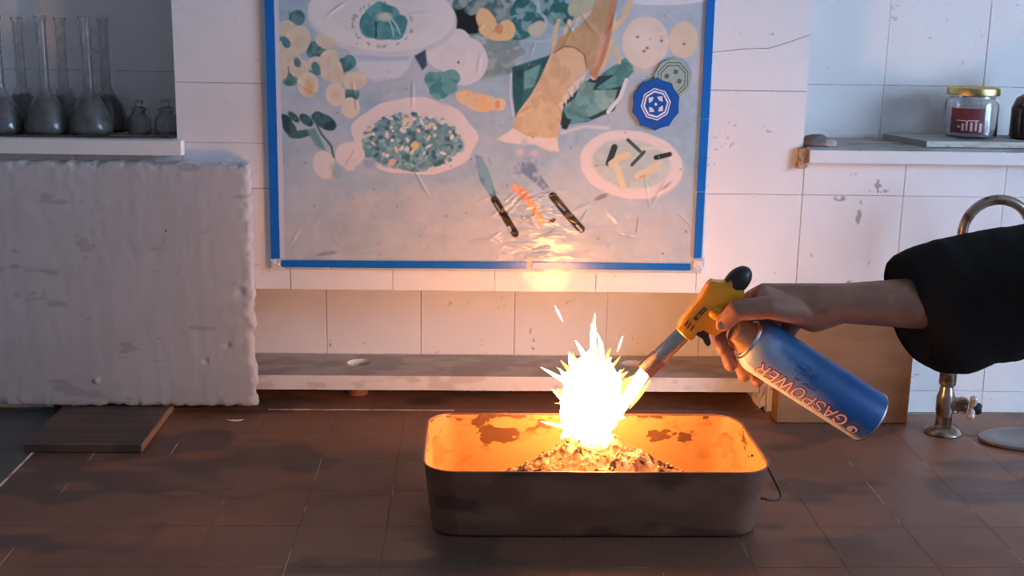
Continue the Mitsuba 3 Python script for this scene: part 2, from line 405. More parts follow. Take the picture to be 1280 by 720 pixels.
struct('floor', box(WX0, WX1, -3.6, 0.2, -1.0, -0.9), 'm_floor')
struct('ceiling', box(WX0, WX1, -3.6, 0.2, 1.9, 2.0), 'm_room')
struct('wall_left', box(WX0 - 0.1, WX0, -3.6, 0.2, -0.9, 1.9), 'm_room')
struct('wall_front', box(WX0, WX1, -3.7, -3.6, -0.9, 1.9), 'm_room')
WY0, WY1, WB, WT = -2.35, -0.80, 0.10, 1.50
struct('wall_right', cat([box(WX1, WX1 + 0.1, -3.6, WY0, -0.9, 1.9), box(WX1, WX1 + 0.1, WY1, 0.2, -0.9, 1.9),
                          box(WX1, WX1 + 0.1, WY0, WY1, -0.9, WB), box(WX1, WX1 + 0.1, WY0, WY1, WT, 1.9)]), 'm_room')
fr = [box(WX1 + 0.01, WX1 + 0.05, WY0, WY0 + 0.04, WB, WT), box(WX1 + 0.01, WX1 + 0.05, WY1 - 0.04, WY1, WB, WT),
      box(WX1 + 0.01, WX1 + 0.05, WY0, WY1, WB, WB + 0.04), box(WX1 + 0.01, WX1 + 0.05, WY0, WY1, WT - 0.04, WT)]
struct('window_1', cat(fr), 'm_frame_white')
pane = trimesh.Trimesh([(WX1 + 0.03, WY0 + .03, WB + .03), (WX1 + 0.03, WY1 - .03, WB + .03), (WX1 + 0.03, WY1 - .03, WT - .03), (WX1 + 0.03, WY0 + .03, WT - .03)], [[0, 2, 1], [0, 3, 2]], process=False)
part('window_1', 'pane', pane, 'm_film', emitter={'type': 'area', 'sampling_weight': 4.0, 'radiance': {'type': 'rgb', 'value': DAYLIGHT}})

# ------------------------------------------------------------------ bench
bench = thing('workbench', 'long laboratory bench topped with small dark brown tiles under the pan', 'workbench')
part(bench, 'bed', box(-1.5, 1.7, -0.86, -0.002, -0.05, -0.0003), 'm_grout')
part(bench, 'cabinet', box(-1.5, 1.7, -0.82, -0.002, -0.895, -0.05), 'm_board')
BX = [-0.0935 + 0.1025 * k for k in range(-10, 16)]
BX = [x if abs(x + 0.606) > 0.01 else -0.586 for x in BX]
BY = [0.0030 - 0.107 * k for k in range(0, 9)]
brng = random.Random(7)
for i, (x0, x1) in enumerate(zip(BX, BX[1:])):
    for y0, y1 in zip(BY[1:], BY):
        g, h = 0.00038 * brng.uniform(0.6, 1.4), brng.uniform(-0.0001, 0.0001)
        yt = min(y1 - g, -0.0045)
        ga = 0.0022 if abs(x0 + 0.586) < 1e-4 else g
        gb = 0.0022 if abs(x1 + 0.586) < 1e-4 else g
        part(bench, 'tile', chamfer_box(x0 + ga, x1 - gb, y0 + g, yt, -0.006, h, 0.0002), 'm_grey_tile' if x1 < -0.58 else 'm_bench_tile')
part('wall_back', 'recess_sill', chamfer_box(-0.615, 0.452, 0.0005, 0.1275, -0.006, 0.0, 0.0003), 'm_bench_tile')
part(bench, 'pale_joint', box(-0.30, -0.02, -0.0042, -0.0012, -0.004, 0.0003), 'm_pale_grout', label='pale line of mortar between two bench tiles')
part(bench, 'pale_joint', box(-0.5878, -0.5842, -0.84, -0.01, -0.003, -0.0001), 'm_pale_grout', label='pale line of mortar between two bench tiles')

# ------------------------------------------------------------------ ledge with two round holes, shelves
outline = sbox(-0.60, 0.012, 0.447, 0.1275)
for x, y in ((-0.170, 0.083), (0.262, 0.086), (-0.50, 0.083)):
    outline = outline.difference(shapely.Point(x, y).buffer(0.0195, 24))
led = trimesh.creation.extrude_polygon(outline, 0.0225, engine='earcut')
led.apply_translation((0, 0, 0.0268))
key = thing('ledge', 'long whitewashed stone ledge with round holes under the low recess', 'ledge')
solo(key, led, 'm_ledge')
for x, lab in ((-0.174, 'added reddish drain stub under the left ledge hole beside the white slab'),):
    key = thing('reflection_stub', lab, 'reflection')
    solo(key, lathe([(0, 0), (0.017, 0), (0.017, 0.016), (0.0165, 0.018), (0.012, 0.018), (0.0115, 0.010), (0, 0.010)], (x, 0.078, 0.0005), 32), 'm_reflection_stub', 30)  # stub added in place of the ledge hole's reflection in the bench

def shelf(x0, x1, label, ztop):
    key = thing('shelf', label, 'shelf')
    part(key, 'board', chamfer_box(x0, x1, -0.0125, 0.130, ztop - 0.022, ztop, 0.002), 'm_shelf_top')
    part(key, 'front_strip', chamfer_box(x0, x1 + 0.0, -0.0165, -0.0126, ztop - 0.024, ztop - 0.0035, 0.0008), 'm_shelf_face', label='white painted front strip')
    return key

NL, NR = 'grey shelf with white edge in the left niche holding the flasks', 'grey shelf with white edge in the right niche holding the jar'
k = thing('shelf', NL, 'shelf')
part(k, 'board', chamfer_box(-1.09, -0.4225, -0.010, 0.1295, 0.384, 0.4055, 0.001), 'm_shelf_top')
part(k, 'front_strip', chamfer_box(-1.09, -0.4065, -0.030, -0.0101, 0.384, 0.4052, 0.001), 'm_shelf_face', label='white painted front strip')
k = thing('shelf', NR, 'shelf')
part(k, 'board', chamfer_box(0.4875, 1.19, -0.010, 0.1295, 0.384, 0.4065, 0.001), 'm_shelf_top')
part(k, 'front_strip', chamfer_box(0.4915, 1.19, -0.0145, -0.0101, 0.3835, 0.4025, 0.001), 'm_shelf_face', label='white painted front strip')

# ------------------------------------------------------------------ white foam slab on a dark board
def ragged_slab(x0, x1, y0, y1, z0, z1, nx, nz, seed):
    """Foam block: ragged outline, crumbled arrises, slightly wavy face."""
    U, W = np.meshgrid(np.linspace(0, 1, nx), np.linspace(0, 1, nz), indexing='ij')
    X, Z = x0 + U * (x1 - x0), z0 + W * (z1 - z0)
    q = np.stack([X * 0, X, Z], -1)
    er = meshkit.fbm(np.stack([Z * 90, X * 0 + 3.1, X * 0], -1), 3, seed) - 0.5
    et = meshkit.fbm(np.stack([X * 90, X * 0 + 7.7, X * 0], -1), 3, seed + 3) - 0.5
    eb = meshkit.fbm(np.stack([X * 110, X * 0 + 1.7, X * 0], -1), 3, seed + 6) - 0.5
    wr, wt, wb = np.exp(-(1 - U) * (x1 - x0) / 0.006), np.exp(-(1 - W) * (z1 - z0) / 0.006), np.exp(-W * (z1 - z0) / 0.006)
    X = X + er * 0.010 * wr
    Z = Z + et * 0.006 * wt + np.maximum(eb, -0.2) * 0.005 * wb
    near = np.minimum(np.minimum((1 - U) * (x1 - x0), (1 - W) * (z1 - z0)), W * (z1 - z0))
    pit = (meshkit.fbm(np.stack([X * 70, Z * 70, X * 0], -1), 3, seed + 9) - 0.5)
    rough = np.exp(-near / 0.006)
    Y = y0 + 0.0035 * np.exp(-near / 0.0022) + rough * np.maximum(pit, 0) * 0.022 + 0.0007 * (meshkit.fbm(np.stack([X * 9, Z * 9, X * 0], -1), 3, seed + 12) - 0.5)
    rnd = np.random.default_rng(seed)
    for dx, dz, r, d in [(-0.331, 0.188, 0.006, 0.004), (-0.385, 0.083, 0.004, 0.003), (-0.352, 0.107, 0.004, 0.003)]:
        Y = Y + d * np.exp(-((X - dx) ** 2 + (Z - dz) ** 2) / r ** 2)
    Y = Y - 0.004 * np.exp(-((X + 0.545) ** 2 + (Z - 0.052) ** 2) / 0.004 ** 2)
    F = np.stack([X, Y, Z], -1).reshape(-1, 3)
    idx = np.arange(nx * nz).reshape(nx, nz)
    a, b, c, d = idx[:-1, :-1].ravel(), idx[1:, :-1].ravel(), idx[1:, 1:].ravel(), idx[:-1, 1:].ravel()
    f = [np.stack([a, b, c], 1), np.stack([a, c, d], 1)]
    B = F.copy()
    B[:, 1] = y1
    o = len(F)
    f += [np.stack([o + a, o + c, o + b], 1), np.stack([o + a, o + d, o + c], 1)]
    loop = np.r_[idx[:, 0], idx[-1, 1:], idx[-2::-1, -1], idx[0, -2:0:-1]]
    l2 = np.roll(loop, -1)
    f += [np.stack([loop, o + loop, o + l2], 1), np.stack([loop, o + l2, l2], 1)]
    return trimesh.Trimesh(np.vstack([F, B]), np.vstack(f), process=False)

key = thing('foam_slab', 'large pale grey foam slab with crumbled edges leaning against the left wall', 'slab')
solo(key, ragged_slab(-0.93, -0.3155, -0.030, -0.0035, 0.0128, 0.373, 300, 190, 5), 'm_foam', 40)

hole = trimesh.creation.icosphere(2, 1.0)
hole.apply_scale((0.0026, 0.004, 0.0046))
hole.apply_translation((-0.4335, -0.0262, 0.2765))
part(key, 'hole', hole, 'm_dark_hole', True, label='small dark hole')
key = thing('board', 'thin dark wooden board lying under the foam slab', 'board')
part(key, 'panel', chamfer_box(-0.597, -0.4415, -0.189, -0.006, 0.0006, 0.0118, 0.0006), 'm_board')
part(key, 'edge', chamfer_box(-0.4415, -0.4395, -0.1885, -0.006, 0.0010, 0.0116, 0.0003), 'm_board_edge', label='raw light brown cut edge')

th = np.linspace(-2.9, -0.3, 14)
cres = np.stack([-0.3405 + 0.013 * np.cos(th), -0.050 + 0.012 * np.sin(th) * 0.8, np.full(14, 0.0016)], 1)
key = thing('plaster_sliver', 'small curved white sliver lying below the corner of the foam slab', 'sliver')
solo(key, tube(cres, 0.0003 + 0.0014 * np.sin(np.linspace(0, np.pi, 14)), 8), 'm_film', True)

# ------------------------------------------------------------------ cardboard behind the can
key = thing('cardboard_box', 'flat plain brown cardboard box standing behind the gas can', 'box')
bw = chamfer_box(0.4585, 0.6555, -0.055, -0.022, 0.001, 0.157, 0.0012)
part(key, 'carton', bw, 'm_cardboard')
part(key, 'flap', chamfer_box(0.4595, 0.6545, -0.0545, -0.0225, 0.1571, 0.1586, 0.0005), 'm_cardboard')

# ------------------------------------------------------------------ poster
pst = thing('poster', 'laminated food poster with blue tape edges on the tiled wall', 'poster')
NXP, NZP = 640, 500
PXS, PZS = np.linspace(-0.2885, 0.3440, NXP), np.linspace(0.2165, 0.7050, NZP)
PX_, PZ_ = np.meshgrid(PXS, PZS, indexing='ij')
COL = np.zeros((NXP, NZP, 3))
Q3 = np.stack([PX_, PZ_, PX_ * 0], -1)
nz1, nz2, nz3 = (meshkit.fbm(Q3 * s, 4, k) for s, k in ((7, 1), (26, 2), (90, 3)))

def lerp(a, b, t):
    return np.asarray(a) * (1 - t[..., None]) + np.asarray(b) * t[..., None]

def sst(a, b, x):
    t = np.clip((x - a) / (b - a), 0, 1)
    return t * t * (3 - 2 * t)

def paint(mask, c):
    global COL
    COL = lerp(COL, c, np.clip(mask, 0, 1))

def window(x0, z0, x1, z1):
    i0, i1 = np.searchsorted(PXS, [x0 - 0.004, x1 + 0.004])
    j0, j1 = np.searchsorted(PZS, [z0 - 0.004, z1 + 0.004])
    return (slice(i0, i1), slice(j0, j1)) if i1 > i0 and j1 > j0 else None

def lay(w, m, col, col2, seed):
    cc = np.broadcast_to(np.asarray(col, float), m.shape + (3,))
    if col2 is not None:
        cc = lerp(cc, col2, sst(0.42, 0.6, meshkit.fbm(Q3[w] * 75 + seed, 3, 21)))
    COL[w] = lerp(COL[w], cc, np.clip(m, 0, 1))

def ell(c, rx, ry, col, deg=0, wob=0.0, soft=0.0012, col2=None, seed=0):
    """A printed ellipse with a wavy outline; col2 mottles it."""
    R = max(rx, ry) * (1 + wob) + 2 * soft
    w = window(c[0] - R, c[1] - R, c[0] + R, c[1] + R)
    if w is None:
        return
    a = math.radians(deg)
    dx, dz = PX_[w] - c[0], PZ_[w] - c[1]
    u, v = (dx * math.cos(a) + dz * math.sin(a)) / rx, (-dx * math.sin(a) + dz * math.cos(a)) / ry
    d = np.sqrt(u * u + v * v)
    if wob:
        d = d + wob * (meshkit.fbm(Q3[w] * 60 + seed, 3, 11) - 0.5)
    lay(w, sst(1 + soft / min(rx, ry), 1 - soft / min(rx, ry), d), col, col2, seed)

def poly(pts, col, soft=0.0012, col2=None, seed=0):
    g = Polygon(pts).buffer(0)
    w = window(*g.bounds)
    if w is None:
        return
    pp = shapely.points(np.stack([PX_[w], PZ_[w]], -1))
    shapely.prepare(g)
    d = shapely.distance(g.boundary, pp) * np.where(shapely.contains(g, pp), -1, 1)
    lay(w, sst(soft, -soft, d), col, col2, seed)

def stroke(pts, width, col, soft=0.001):
    poly(LineString(pts).buffer(width / 2).exterior.coords, col, soft)

# tablecloth: mottled blue, greyer low on the sheet
COL[:] = lerp((0.36, 0.50, 0.59), (0.50, 0.555, 0.60), sst(0.38, 0.62, nz1))
low = sst(0.02, -0.05, (PZ_ - 0.335) + (nz1 - 0.5) * 0.20)
COL = lerp(COL, lerp((0.53, 0.55, 0.57), (0.47, 0.515, 0.55), sst(0.4, 0.66, nz2)), low)
COL = COL * (0.95 + 0.1 * nz3[..., None])
CREAM, CREAM2, WHITE, TEAL, TEAL2, DKTEAL, TAN, ORANGE = (0.74, 0.66, 0.50), (0.66, 0.53, 0.36), (0.76, 0.74, 0.72), (0.05, 0.26, 0.27), (0.12, 0.34, 0.33), (0.02, 0.08, 0.10), (0.60, 0.40, 0.21), (0.84, 0.42, 0.15)
# upper part of the print, above the photograph's edge: more of the same table
ell((-0.06, 0.675), 0.11, 0.045, (0.62, 0.62, 0.63), 4, 0.1)
ell((0.20, 0.68), 0.07, 0.04, (0.50, 0.40, 0.25), 10, 0.2, col2=TEAL)
# dark shadowed vegetables upper middle
poly([(-0.0261, 0.6049), (0.0570, 0.6064), (0.0694, 0.5404), (0.0587, 0.5045), (0.0132, 0.4970), (-0.0324, 0.5277)], (0.33, 0.43, 0.40), 0.004, (0.22, 0.38, 0.37), 3)
poly([(-0.0327, 0.5961), (0.0121, 0.6001), (0.0170, 0.5617), (-0.0100, 0.5569), (-0.0270, 0.5720)], (0.02, 0.03, 0.045))
for x, y, r in ((0.0032, 0.5967, 12), (-0.0159, 0.6007, 10), (0.0257, 0.5905, 13), (0.0413, 0.5995, 12)):
    ell((x, y), r / 870, r / 870 * 0.7, (0.36, 0.47, 0.42), 30, 0.6, col2=(0.12, 0.28, 0.28), seed=900 * x)
ell((0.0195, 0.5418), 0.0483, 0.0126, (0.45, 0.52, 0.48), -14, 0.3, col2=(0.30, 0.42, 0.40))
ell((0.0333, 0.5265), 0.0437, 0.0161, (0.40, 0.48, 0.47), 12, 0.3, col2=(0.30, 0.40, 0.41))
for x, y in ((0.0741, 0.5935), (0.0666, 0.5692), (0.0823, 0.5760), (0.1134, 0.5986), (0.1250, 0.5878)):
    ell((x, y), 0.0184, 0.0172, TEAL, 0, 0.6, col2=(0.24, 0.46, 0.46), seed=900 * x)
ell((0.1540, 0.5992), 0.0195, 0.0126, (0.50, 0.53, 0.36), 25, 0.2)
ell((0.0938, 0.5674), 0.0138, 0.0103, (0.55, 0.55, 0.42), 25, 0.3)
# flower
for x, y, rx, ry, d in ((0.0214, 0.5761, 11, 17, 30), (0.0351, 0.5620, 22, 10, -12), (0.0509, 0.5667, 10, 11, 20)):
    ell((x, y), rx / 870, ry / 870, (0.82, 0.56, 0.27), d, 0.2)
ell((0.0396, 0.5665), 0.0057, 0.0069, (0.80, 0.33, 0.18), 0, 0.4)
# white onions
for x, y, r in ((-0.0483, 0.5607, 24), (-0.0370, 0.5365, 25), (-0.0097, 0.5213, 29), (-0.0178, 0.5479, 15), (-0.0256, 0.5233, 17)):
    ell((x, y), r / 870, r / 870 * 1.02, (0.73, 0.70, 0.71), 0, 0.05)
    ell((x - 0.0034, y - 0.0023), r / 870 * 0.6, r / 870 * 0.6, (0.77, 0.73, 0.71), 0, 0.1, 0.006)
ell((-0.0176, 0.5190), 0.0018, 0.0018, (0.2, 0.2, 0.22))
# footed bowl with cabbage
poly([(-0.1711, 0.5321), (-0.0776, 0.5336), (-0.0889, 0.5089), (-0.1026, 0.4964), (-0.1343, 0.4914), (-0.1546, 0.4979)], (0.66, 0.68, 0.73), 0.003)
poly([(-0.1633, 0.5278), (-0.0844, 0.5291), (-0.0889, 0.5201), (-0.1589, 0.5190)], (0.45, 0.54, 0.68), 0.004)
ell((-0.1246, 0.5792), 0.1046, 0.0540, (0.64, 0.65, 0.68), -3)
ell((-0.1257, 0.5836), 0.1023, 0.0506, WHITE, -3)
ell((-0.1268, 0.5857), 0.0713, 0.0345, (0.70, 0.69, 0.675), -3, 0, 0.004)
rp = random.Random(2)
for k in range(26):
    a = rp.uniform(0, 6.28)
    ell((-0.1245 + 0.042 * math.cos(a), 0.5695 + 0.030 * math.sin(a)), 0.0013, 0.0026, (0.36, 0.44, 0.42), rp.uniform(0, 180))
for x, y, rx, ry in ((-0.1247, 0.5770, 24, 19), (-0.1404, 0.5691, 15, 15), (-0.1090, 0.5674, 16, 17), (-0.1270, 0.5616, 22, 11), (-0.1000, 0.5708, 9, 12)):
    ell((x, y), rx / 870, ry / 870, (0.09, 0.36, 0.37), 0, 0.5, col2=(0.16, 0.45, 0.45), seed=900 * x)
ell((-0.1213, 0.5804), 0.0092, 0.0057, (0.56, 0.60, 0.50), 0, 0.4, 0.003)
stroke([(-0.1157, 0.5772), (-0.1113, 0.5662), (-0.1091, 0.5553)], 0.0018, (0.55, 0.64, 0.58))
stroke([(-0.1134, 0.5794), (-0.1045, 0.5686), (-0.1001, 0.5576)], 0.0016, (0.55, 0.64, 0.58))
stroke([(-0.1336, 0.5725), (-0.1338, 0.5527)], 0.0018, DKTEAL)
ell((-0.1713, 0.5166), 0.0092, 0.0103, (0.12, 0.38, 0.42), 0, 0.6)
poly([(-0.0799, 0.5269), (-0.0641, 0.5361), (-0.0618, 0.5138), (-0.0686, 0.5070)], (0.10, 0.14, 0.26), 0.002)
# mushrooms with greens between them
for x, y in ((-0.2595, 0.5440), (-0.2205, 0.5336), (-0.1793, 0.5120), (-0.2176, 0.5070), (-0.2514, 0.5064), (-0.2562, 0.4930), (-0.1685, 0.4718), (-0.2431, 0.5772), (-0.2072, 0.5249)):
    ell((x, y), 0.0115, 0.0103, (0.10, 0.26, 0.27), 900 * x % 90, 0.7, col2=(0.16, 0.36, 0.36), seed=900 * x)
for x, y, rx, ry, d in ((-0.2590, 0.5616, 12, 10, 0), (-0.2438, 0.5465, 15, 18, -30), (-0.2665, 0.5328, 9, 10, 0), (-0.2555, 0.5219, 14, 11, 20), (-0.2683, 0.5039, 9, 11, 0), (-0.2435, 0.5077, 12, 11, 30), (-0.2175, 0.5136, 13, 9, 0), (-0.1993, 0.5250, 11, 8, 15), (-0.2057, 0.5449, 12, 8, -20), (-0.1907, 0.5029, 9, 17, 8), (-0.1649, 0.4910, 15, 11, 10), (-0.2042, 0.5005, 7, 8, 0)):
    ell((x, y), rx / 870, ry / 870, CREAM, d, 0.2, col2=(0.70, 0.62, 0.49), seed=900 * y)
    ell((x + 0.0034, y - 0.0046), rx / 870 * 0.5, ry / 870 * 0.5, (0.66, 0.57, 0.42), d, 0.3, 0.006)
for x, y, rx, ry in ((-0.2305, 0.4844, 13, 15), (-0.1923, 0.4715, 12, 14), (-0.1710, 0.4526, 11, 13)):
    ell((x, y), rx / 870, ry / 870, (0.76, 0.67, 0.54), 0, 0.1)
ell((-0.2283, 0.4799), 0.0069, 0.0115, (0.72, 0.47, 0.22), 0, 0.3, 0.005)
ell((-0.1923, 0.4715), 0.0057, 0.0069, (0.74, 0.56, 0.36), 0, 0.3, 0.005)
for x, y in ((-0.2606, 0.5429), (-0.2199, 0.5091), (-0.2445, 0.5154)):
    ell((x, y), 0.0057, 0.0080, (0.13, 0.34, 0.37), 20, 0.7)
# sprig
for x, y, rx, ry, d in ((-0.2633, 0.4354, 8, 5, -30), (-0.2579, 0.4230, 7, 12, 30), (-0.2433, 0.4141, 14, 5, 10), (-0.2519, 0.4390, 9, 4, -45), (-0.2338, 0.4347, 10, 6, -40), (-0.2088, 0.4328, 17, 9, -28), (-0.2167, 0.4372, 6, 9, 10)):
    ell((x, y), rx / 870, ry / 870, (0.045, 0.16, 0.19), d, 0.25, col2=(0.09, 0.24, 0.26), seed=900 * x)
poly([(-0.2352, 0.4210), (-0.2215, 0.4235), (-0.2127, 0.4053), (-0.2062, 0.3894), (-0.2209, 0.3984)], (0.20, 0.41, 0.42), 0.003)
stroke([(-0.2224, 0.4349), (-0.2126, 0.4145), (-0.1992, 0.3986), (-0.1960, 0.3826)], 0.0032, (0.12, 0.27, 0.30))
# pea plate
rim = [(-0.0905 + 0, 0)]
pl = []
pc, prx, pry = (-0.0789, 0.4129), 0.0908, 0.0552
for k in range(120):
    a = 2 * math.pi * k / 120
    rr = 1 + 0.018 * math.sin(9 * a + 1) + 0.02 * math.sin(5 * a)
    if -0.05 < a < 0.9:
        rr -= 0.07 * math.sin((a + 0.05) / 0.95 * math.pi)
    pl.append((pc[0] + prx * rr * math.cos(a), pc[1] + pry * rr * math.sin(a)))
poly([(x + 0.003, z - 0.006) for x, z in pl], (0.45, 0.50, 0.58), 0.004)
poly(pl, (0.78, 0.70, 0.67))
ell((-0.0835, 0.4059), 0.0759, 0.0437, (0.72, 0.655, 0.63), 0, 0.1, 0.004)
ell((-0.0835, 0.4025), 0.0713, 0.0379, (0.16, 0.36, 0.40), 0, 0.35, 0.002, col2=(0.28, 0.46, 0.48))
pk = (-0.0835, 0.4048)
rp = random.Random(5)
for k in range(330):
    a, r = rp.uniform(0, 6.283), math.sqrt(rp.random())
    x, z = pk[0] + r * 0.070 * math.cos(a), pk[1] + r * 0.040 * math.sin(a) * (0.95 if math.sin(a) < 0 else 1.05)
    c = rp.choice([(0.17, 0.39, 0.42), (0.26, 0.46, 0.48), (0.31, 0.52, 0.54), (0.10, 0.27, 0.32), (0.22, 0.43, 0.44)])
    ell((x, z), 0.0034, 0.0031, c, 0, 0, 0.001)
for k in range(46):
    a, r = rp.uniform(0, 6.283), math.sqrt(rp.random())
    x, z = pk[0] + r * 0.066 * math.cos(a), pk[1] + 0.008 + r * 0.034 * math.sin(a)
    ell((x, z), rp.uniform(0.002, 0.0055), rp.uniform(0.0015, 0.003), rp.choice([(0.78, 0.72, 0.62), (0.76, 0.63, 0.45), (0.72, 0.60, 0.42), (0.80, 0.76, 0.72)]), rp.uniform(0, 180))
ell((-0.0789, 0.4002), 0.0057, 0.0057, (0.82, 0.60, 0.24), 60, 0.2)
ell((-0.1123, 0.3756), 0.0069, 0.0046, (0.76, 0.48, 0.38), 40, 0.3)
# broccoli, orange twist
for x, y, r in ((-0.0413, 0.4895, 17), (-0.0538, 0.4938, 11), (-0.0277, 0.4964, 11), (-0.0447, 0.4793, 12), (-0.0299, 0.4829, 10)):
    ell((x, y), r / 870, r / 870 * 0.9, (0.10, 0.37, 0.38), 0, 0.5, col2=(0.19, 0.47, 0.46), seed=900 * x)
for x, y, rx, ry, d in ((-0.0047, 0.4697, 14, 9, -12), (0.0148, 0.4621, 20, 11, -6), (0.0388, 0.4601, 11, 8, 10), (0.0262, 0.4634, 10, 8, 0)):
    ell((x, y), rx / 870, ry / 870, (0.85, 0.52, 0.25), d, 0.25, col2=(0.84, 0.60, 0.36), seed=900 * x)
ell((0.0388, 0.4601), 0.0034, 0.0057, (0.84, 0.34, 0.20), 0, 0.3)
# potatoes
ell((0.2410, 0.5207), 0.0184, 0.0092, (0.60, 0.58, 0.48), 0, 0.4, 0.005)
ell((0.2477, 0.5510), 0.0333, 0.0356, (0.78, 0.66, 0.54), 0, 0.06)
ell((0.2430, 0.5543), 0.0184, 0.0195, (0.82, 0.71, 0.60), 0, 0.1, 0.010)
ell((0.3012, 0.5552), 0.0207, 0.0264, (0.76, 0.61, 0.45), 0, 0.06)
for x, y in ((0.2360, 0.5586), (0.2705, 0.5536), (0.2503, 0.5433), (0.2460, 0.5387), (0.3026, 0.5497)):
    ell((x, y), 0.0023, 0.0018, (0.40, 0.26, 0.20))
ell((0.2804, 0.6102), 0.0575, 0.0069, (0.72, 0.74, 0.76), 3)
# glass dish and leaves round the shellfish
for pts, c in (([(0.0585, 0.5134), (0.1150, 0.5322), (0.1088, 0.5052), (0.0868, 0.4688), (0.0655, 0.4389), (0.0604, 0.4729)], TEAL),
               ([(0.0757, 0.5070), (0.0994, 0.5185), (0.0910, 0.4869), (0.0762, 0.4822)], (0.20, 0.46, 0.43)),
               ([(0.0608, 0.5135), (0.0756, 0.5159), (0.0748, 0.4980), (0.0656, 0.5001)], (0.05, 0.20, 0.22)),
               ([(0.1866, 0.5064), (0.2200, 0.5294), (0.2320, 0.5161), (0.2167, 0.4978), (0.1793, 0.4837)], (0.14, 0.40, 0.38)),
               ([(0.1317, 0.4626), (0.1730, 0.5017), (0.2232, 0.5070), (0.2172, 0.4843), (0.2067, 0.4546), (0.1692, 0.4380), (0.1290, 0.4329)], (0.04, 0.14, 0.15)),
               ([(0.1792, 0.4860), (0.2206, 0.5159), (0.2333, 0.5116), (0.2147, 0.4888), (0.1908, 0.4828)], (0.16, 0.44, 0.42)),
               ([(0.1594, 0.4970), (0.1790, 0.4928), (0.1715, 0.4768), (0.1487, 0.4697)], (0.27, 0.47, 0.42)),
               ([(0.1453, 0.4685), (0.1758, 0.4837), (0.2081, 0.4796), (0.2020, 0.4591), (0.1725, 0.4450), (0.1379, 0.4445), (0.1352, 0.4604)], (0.22, 0.47, 0.44)),
               ([(0.1736, 0.4825), (0.2103, 0.4842), (0.2042, 0.4614), (0.1861, 0.4520)], (0.30, 0.52, 0.46)),
               ([(0.1306, 0.4603), (0.1538, 0.4515), (0.1749, 0.4404), (0.1428, 0.4331)], (0.16, 0.42, 0.42)),
               ([(0.1321, 0.4455), (0.1449, 0.4400), (0.1384, 0.4250), (0.1314, 0.4283)], (0.04, 0.09, 0.10))):
    poly(pts, c, 0.0014, tuple(v * 0.82 for v in c), 7)
stroke([(0.2224, 0.4979), (0.2141, 0.4729), (0.1976, 0.4522)], 0.0055, (0.74, 0.73, 0.72))
stroke([(0.0575, 0.5044), (0.0569, 0.4729), (0.0620, 0.4434)], 0.0022, (0.66, 0.70, 0.72))
stroke([(0.1316, 0.4215), (0.1637, 0.4311), (0.1984, 0.4293)], 0.004, (0.68, 0.68, 0.70), 0.003)
# shellfish
for pts, w in (([(0.1173, 0.5345), (0.1188, 0.5634), (0.1230, 0.5789)], 0.006), ([(0.1285, 0.5391), (0.1324, 0.5636), (0.1388, 0.5792)], 0.005), ([(0.1389, 0.5748), (0.1645, 0.5884), (0.1789, 0.5997)], 0.005),
               ([(0.1753, 0.5017), (0.1905, 0.5244), (0.1987, 0.5514)], 0.009), ([(0.1943, 0.5468), (0.2084, 0.5359), (0.2112, 0.5225)], 0.006), ([(0.1960, 0.5646), (0.2135, 0.5826), (0.2240, 0.6048)], 0.009)):
    stroke(pts, w, (0.70, 0.55, 0.33))
poly([(0.1682, 0.5061), (0.1788, 0.4973), (0.1914, 0.5312), (0.1984, 0.5602), (0.2057, 0.6089), (0.1922, 0.6087), (0.1846, 0.5645)], (0.66, 0.30, 0.18), 0.002)
poly([(0.1161, 0.5367), (0.1258, 0.5568), (0.1504, 0.5705), (0.1679, 0.5885), (0.1741, 0.6084), (0.1955, 0.6087), (0.1910, 0.5756), (0.1853, 0.5445), (0.1751, 0.5062), (0.1611, 0.5150), (0.1444, 0.5394), (0.1285, 0.5413)], TAN, 0.0015, (0.60, 0.40, 0.20), 5)
poly([(0.1846, 0.5645), (0.1916, 0.5579), (0.1815, 0.5198), (0.1748, 0.5152)], (0.74, 0.40, 0.27), 0.002)
tail = [(0.1149, 0.5367), (0.1284, 0.5436), (0.1443, 0.5438), (0.1582, 0.5351), (0.1643, 0.5218), (0.1614, 0.5060), (0.1524, 0.4991), (0.1561, 0.4924), (0.1458, 0.4900), (0.1495, 0.4810), (0.1392, 0.4809), (0.1418, 0.4696), (0.1326, 0.4694), (0.1310, 0.4444), (0.1270, 0.4191), (0.1180, 0.4098), (0.0833, 0.4139), (0.0600, 0.4251), (0.0665, 0.4480), (0.0866, 0.4756), (0.0998, 0.5006)]
poly(tail, (0.74, 0.53, 0.32), 0.0013, (0.70, 0.47, 0.26), 9)
stroke([(0.1173, 0.5345), (0.1307, 0.5436), (0.1466, 0.5427), (0.1606, 0.5329), (0.1645, 0.5173)], 0.0020, (0.40, 0.26, 0.14))
stroke([(0.0911, 0.4824), (0.1161, 0.4873), (0.1414, 0.4832)], 0.0022, (0.78, 0.46, 0.32))
for k in range(6):
    poly([(0.1647, 0.5083), (0.1595, 0.4925), (0.1547, 0.4992)] if k == 0 else ([(0.1581, 0.5015), (0.1529, 0.4833), (0.1458, 0.4923)] if k == 1 else ([(0.1481, 0.4900), (0.1463, 0.4719), (0.1380, 0.4831)] if k == 2 else ([(0.1393, 0.4786), (0.1375, 0.4604), (0.1303, 0.4717)] if k == 3 else ([(0.1338, 0.4695), (0.1320, 0.4512), (0.1259, 0.4625)] if k == 4 else [(0.1017, 0.4165), (0.0996, 0.4072), (0.0902, 0.4140)])))), (0.80, 0.66, 0.52), 0.001)
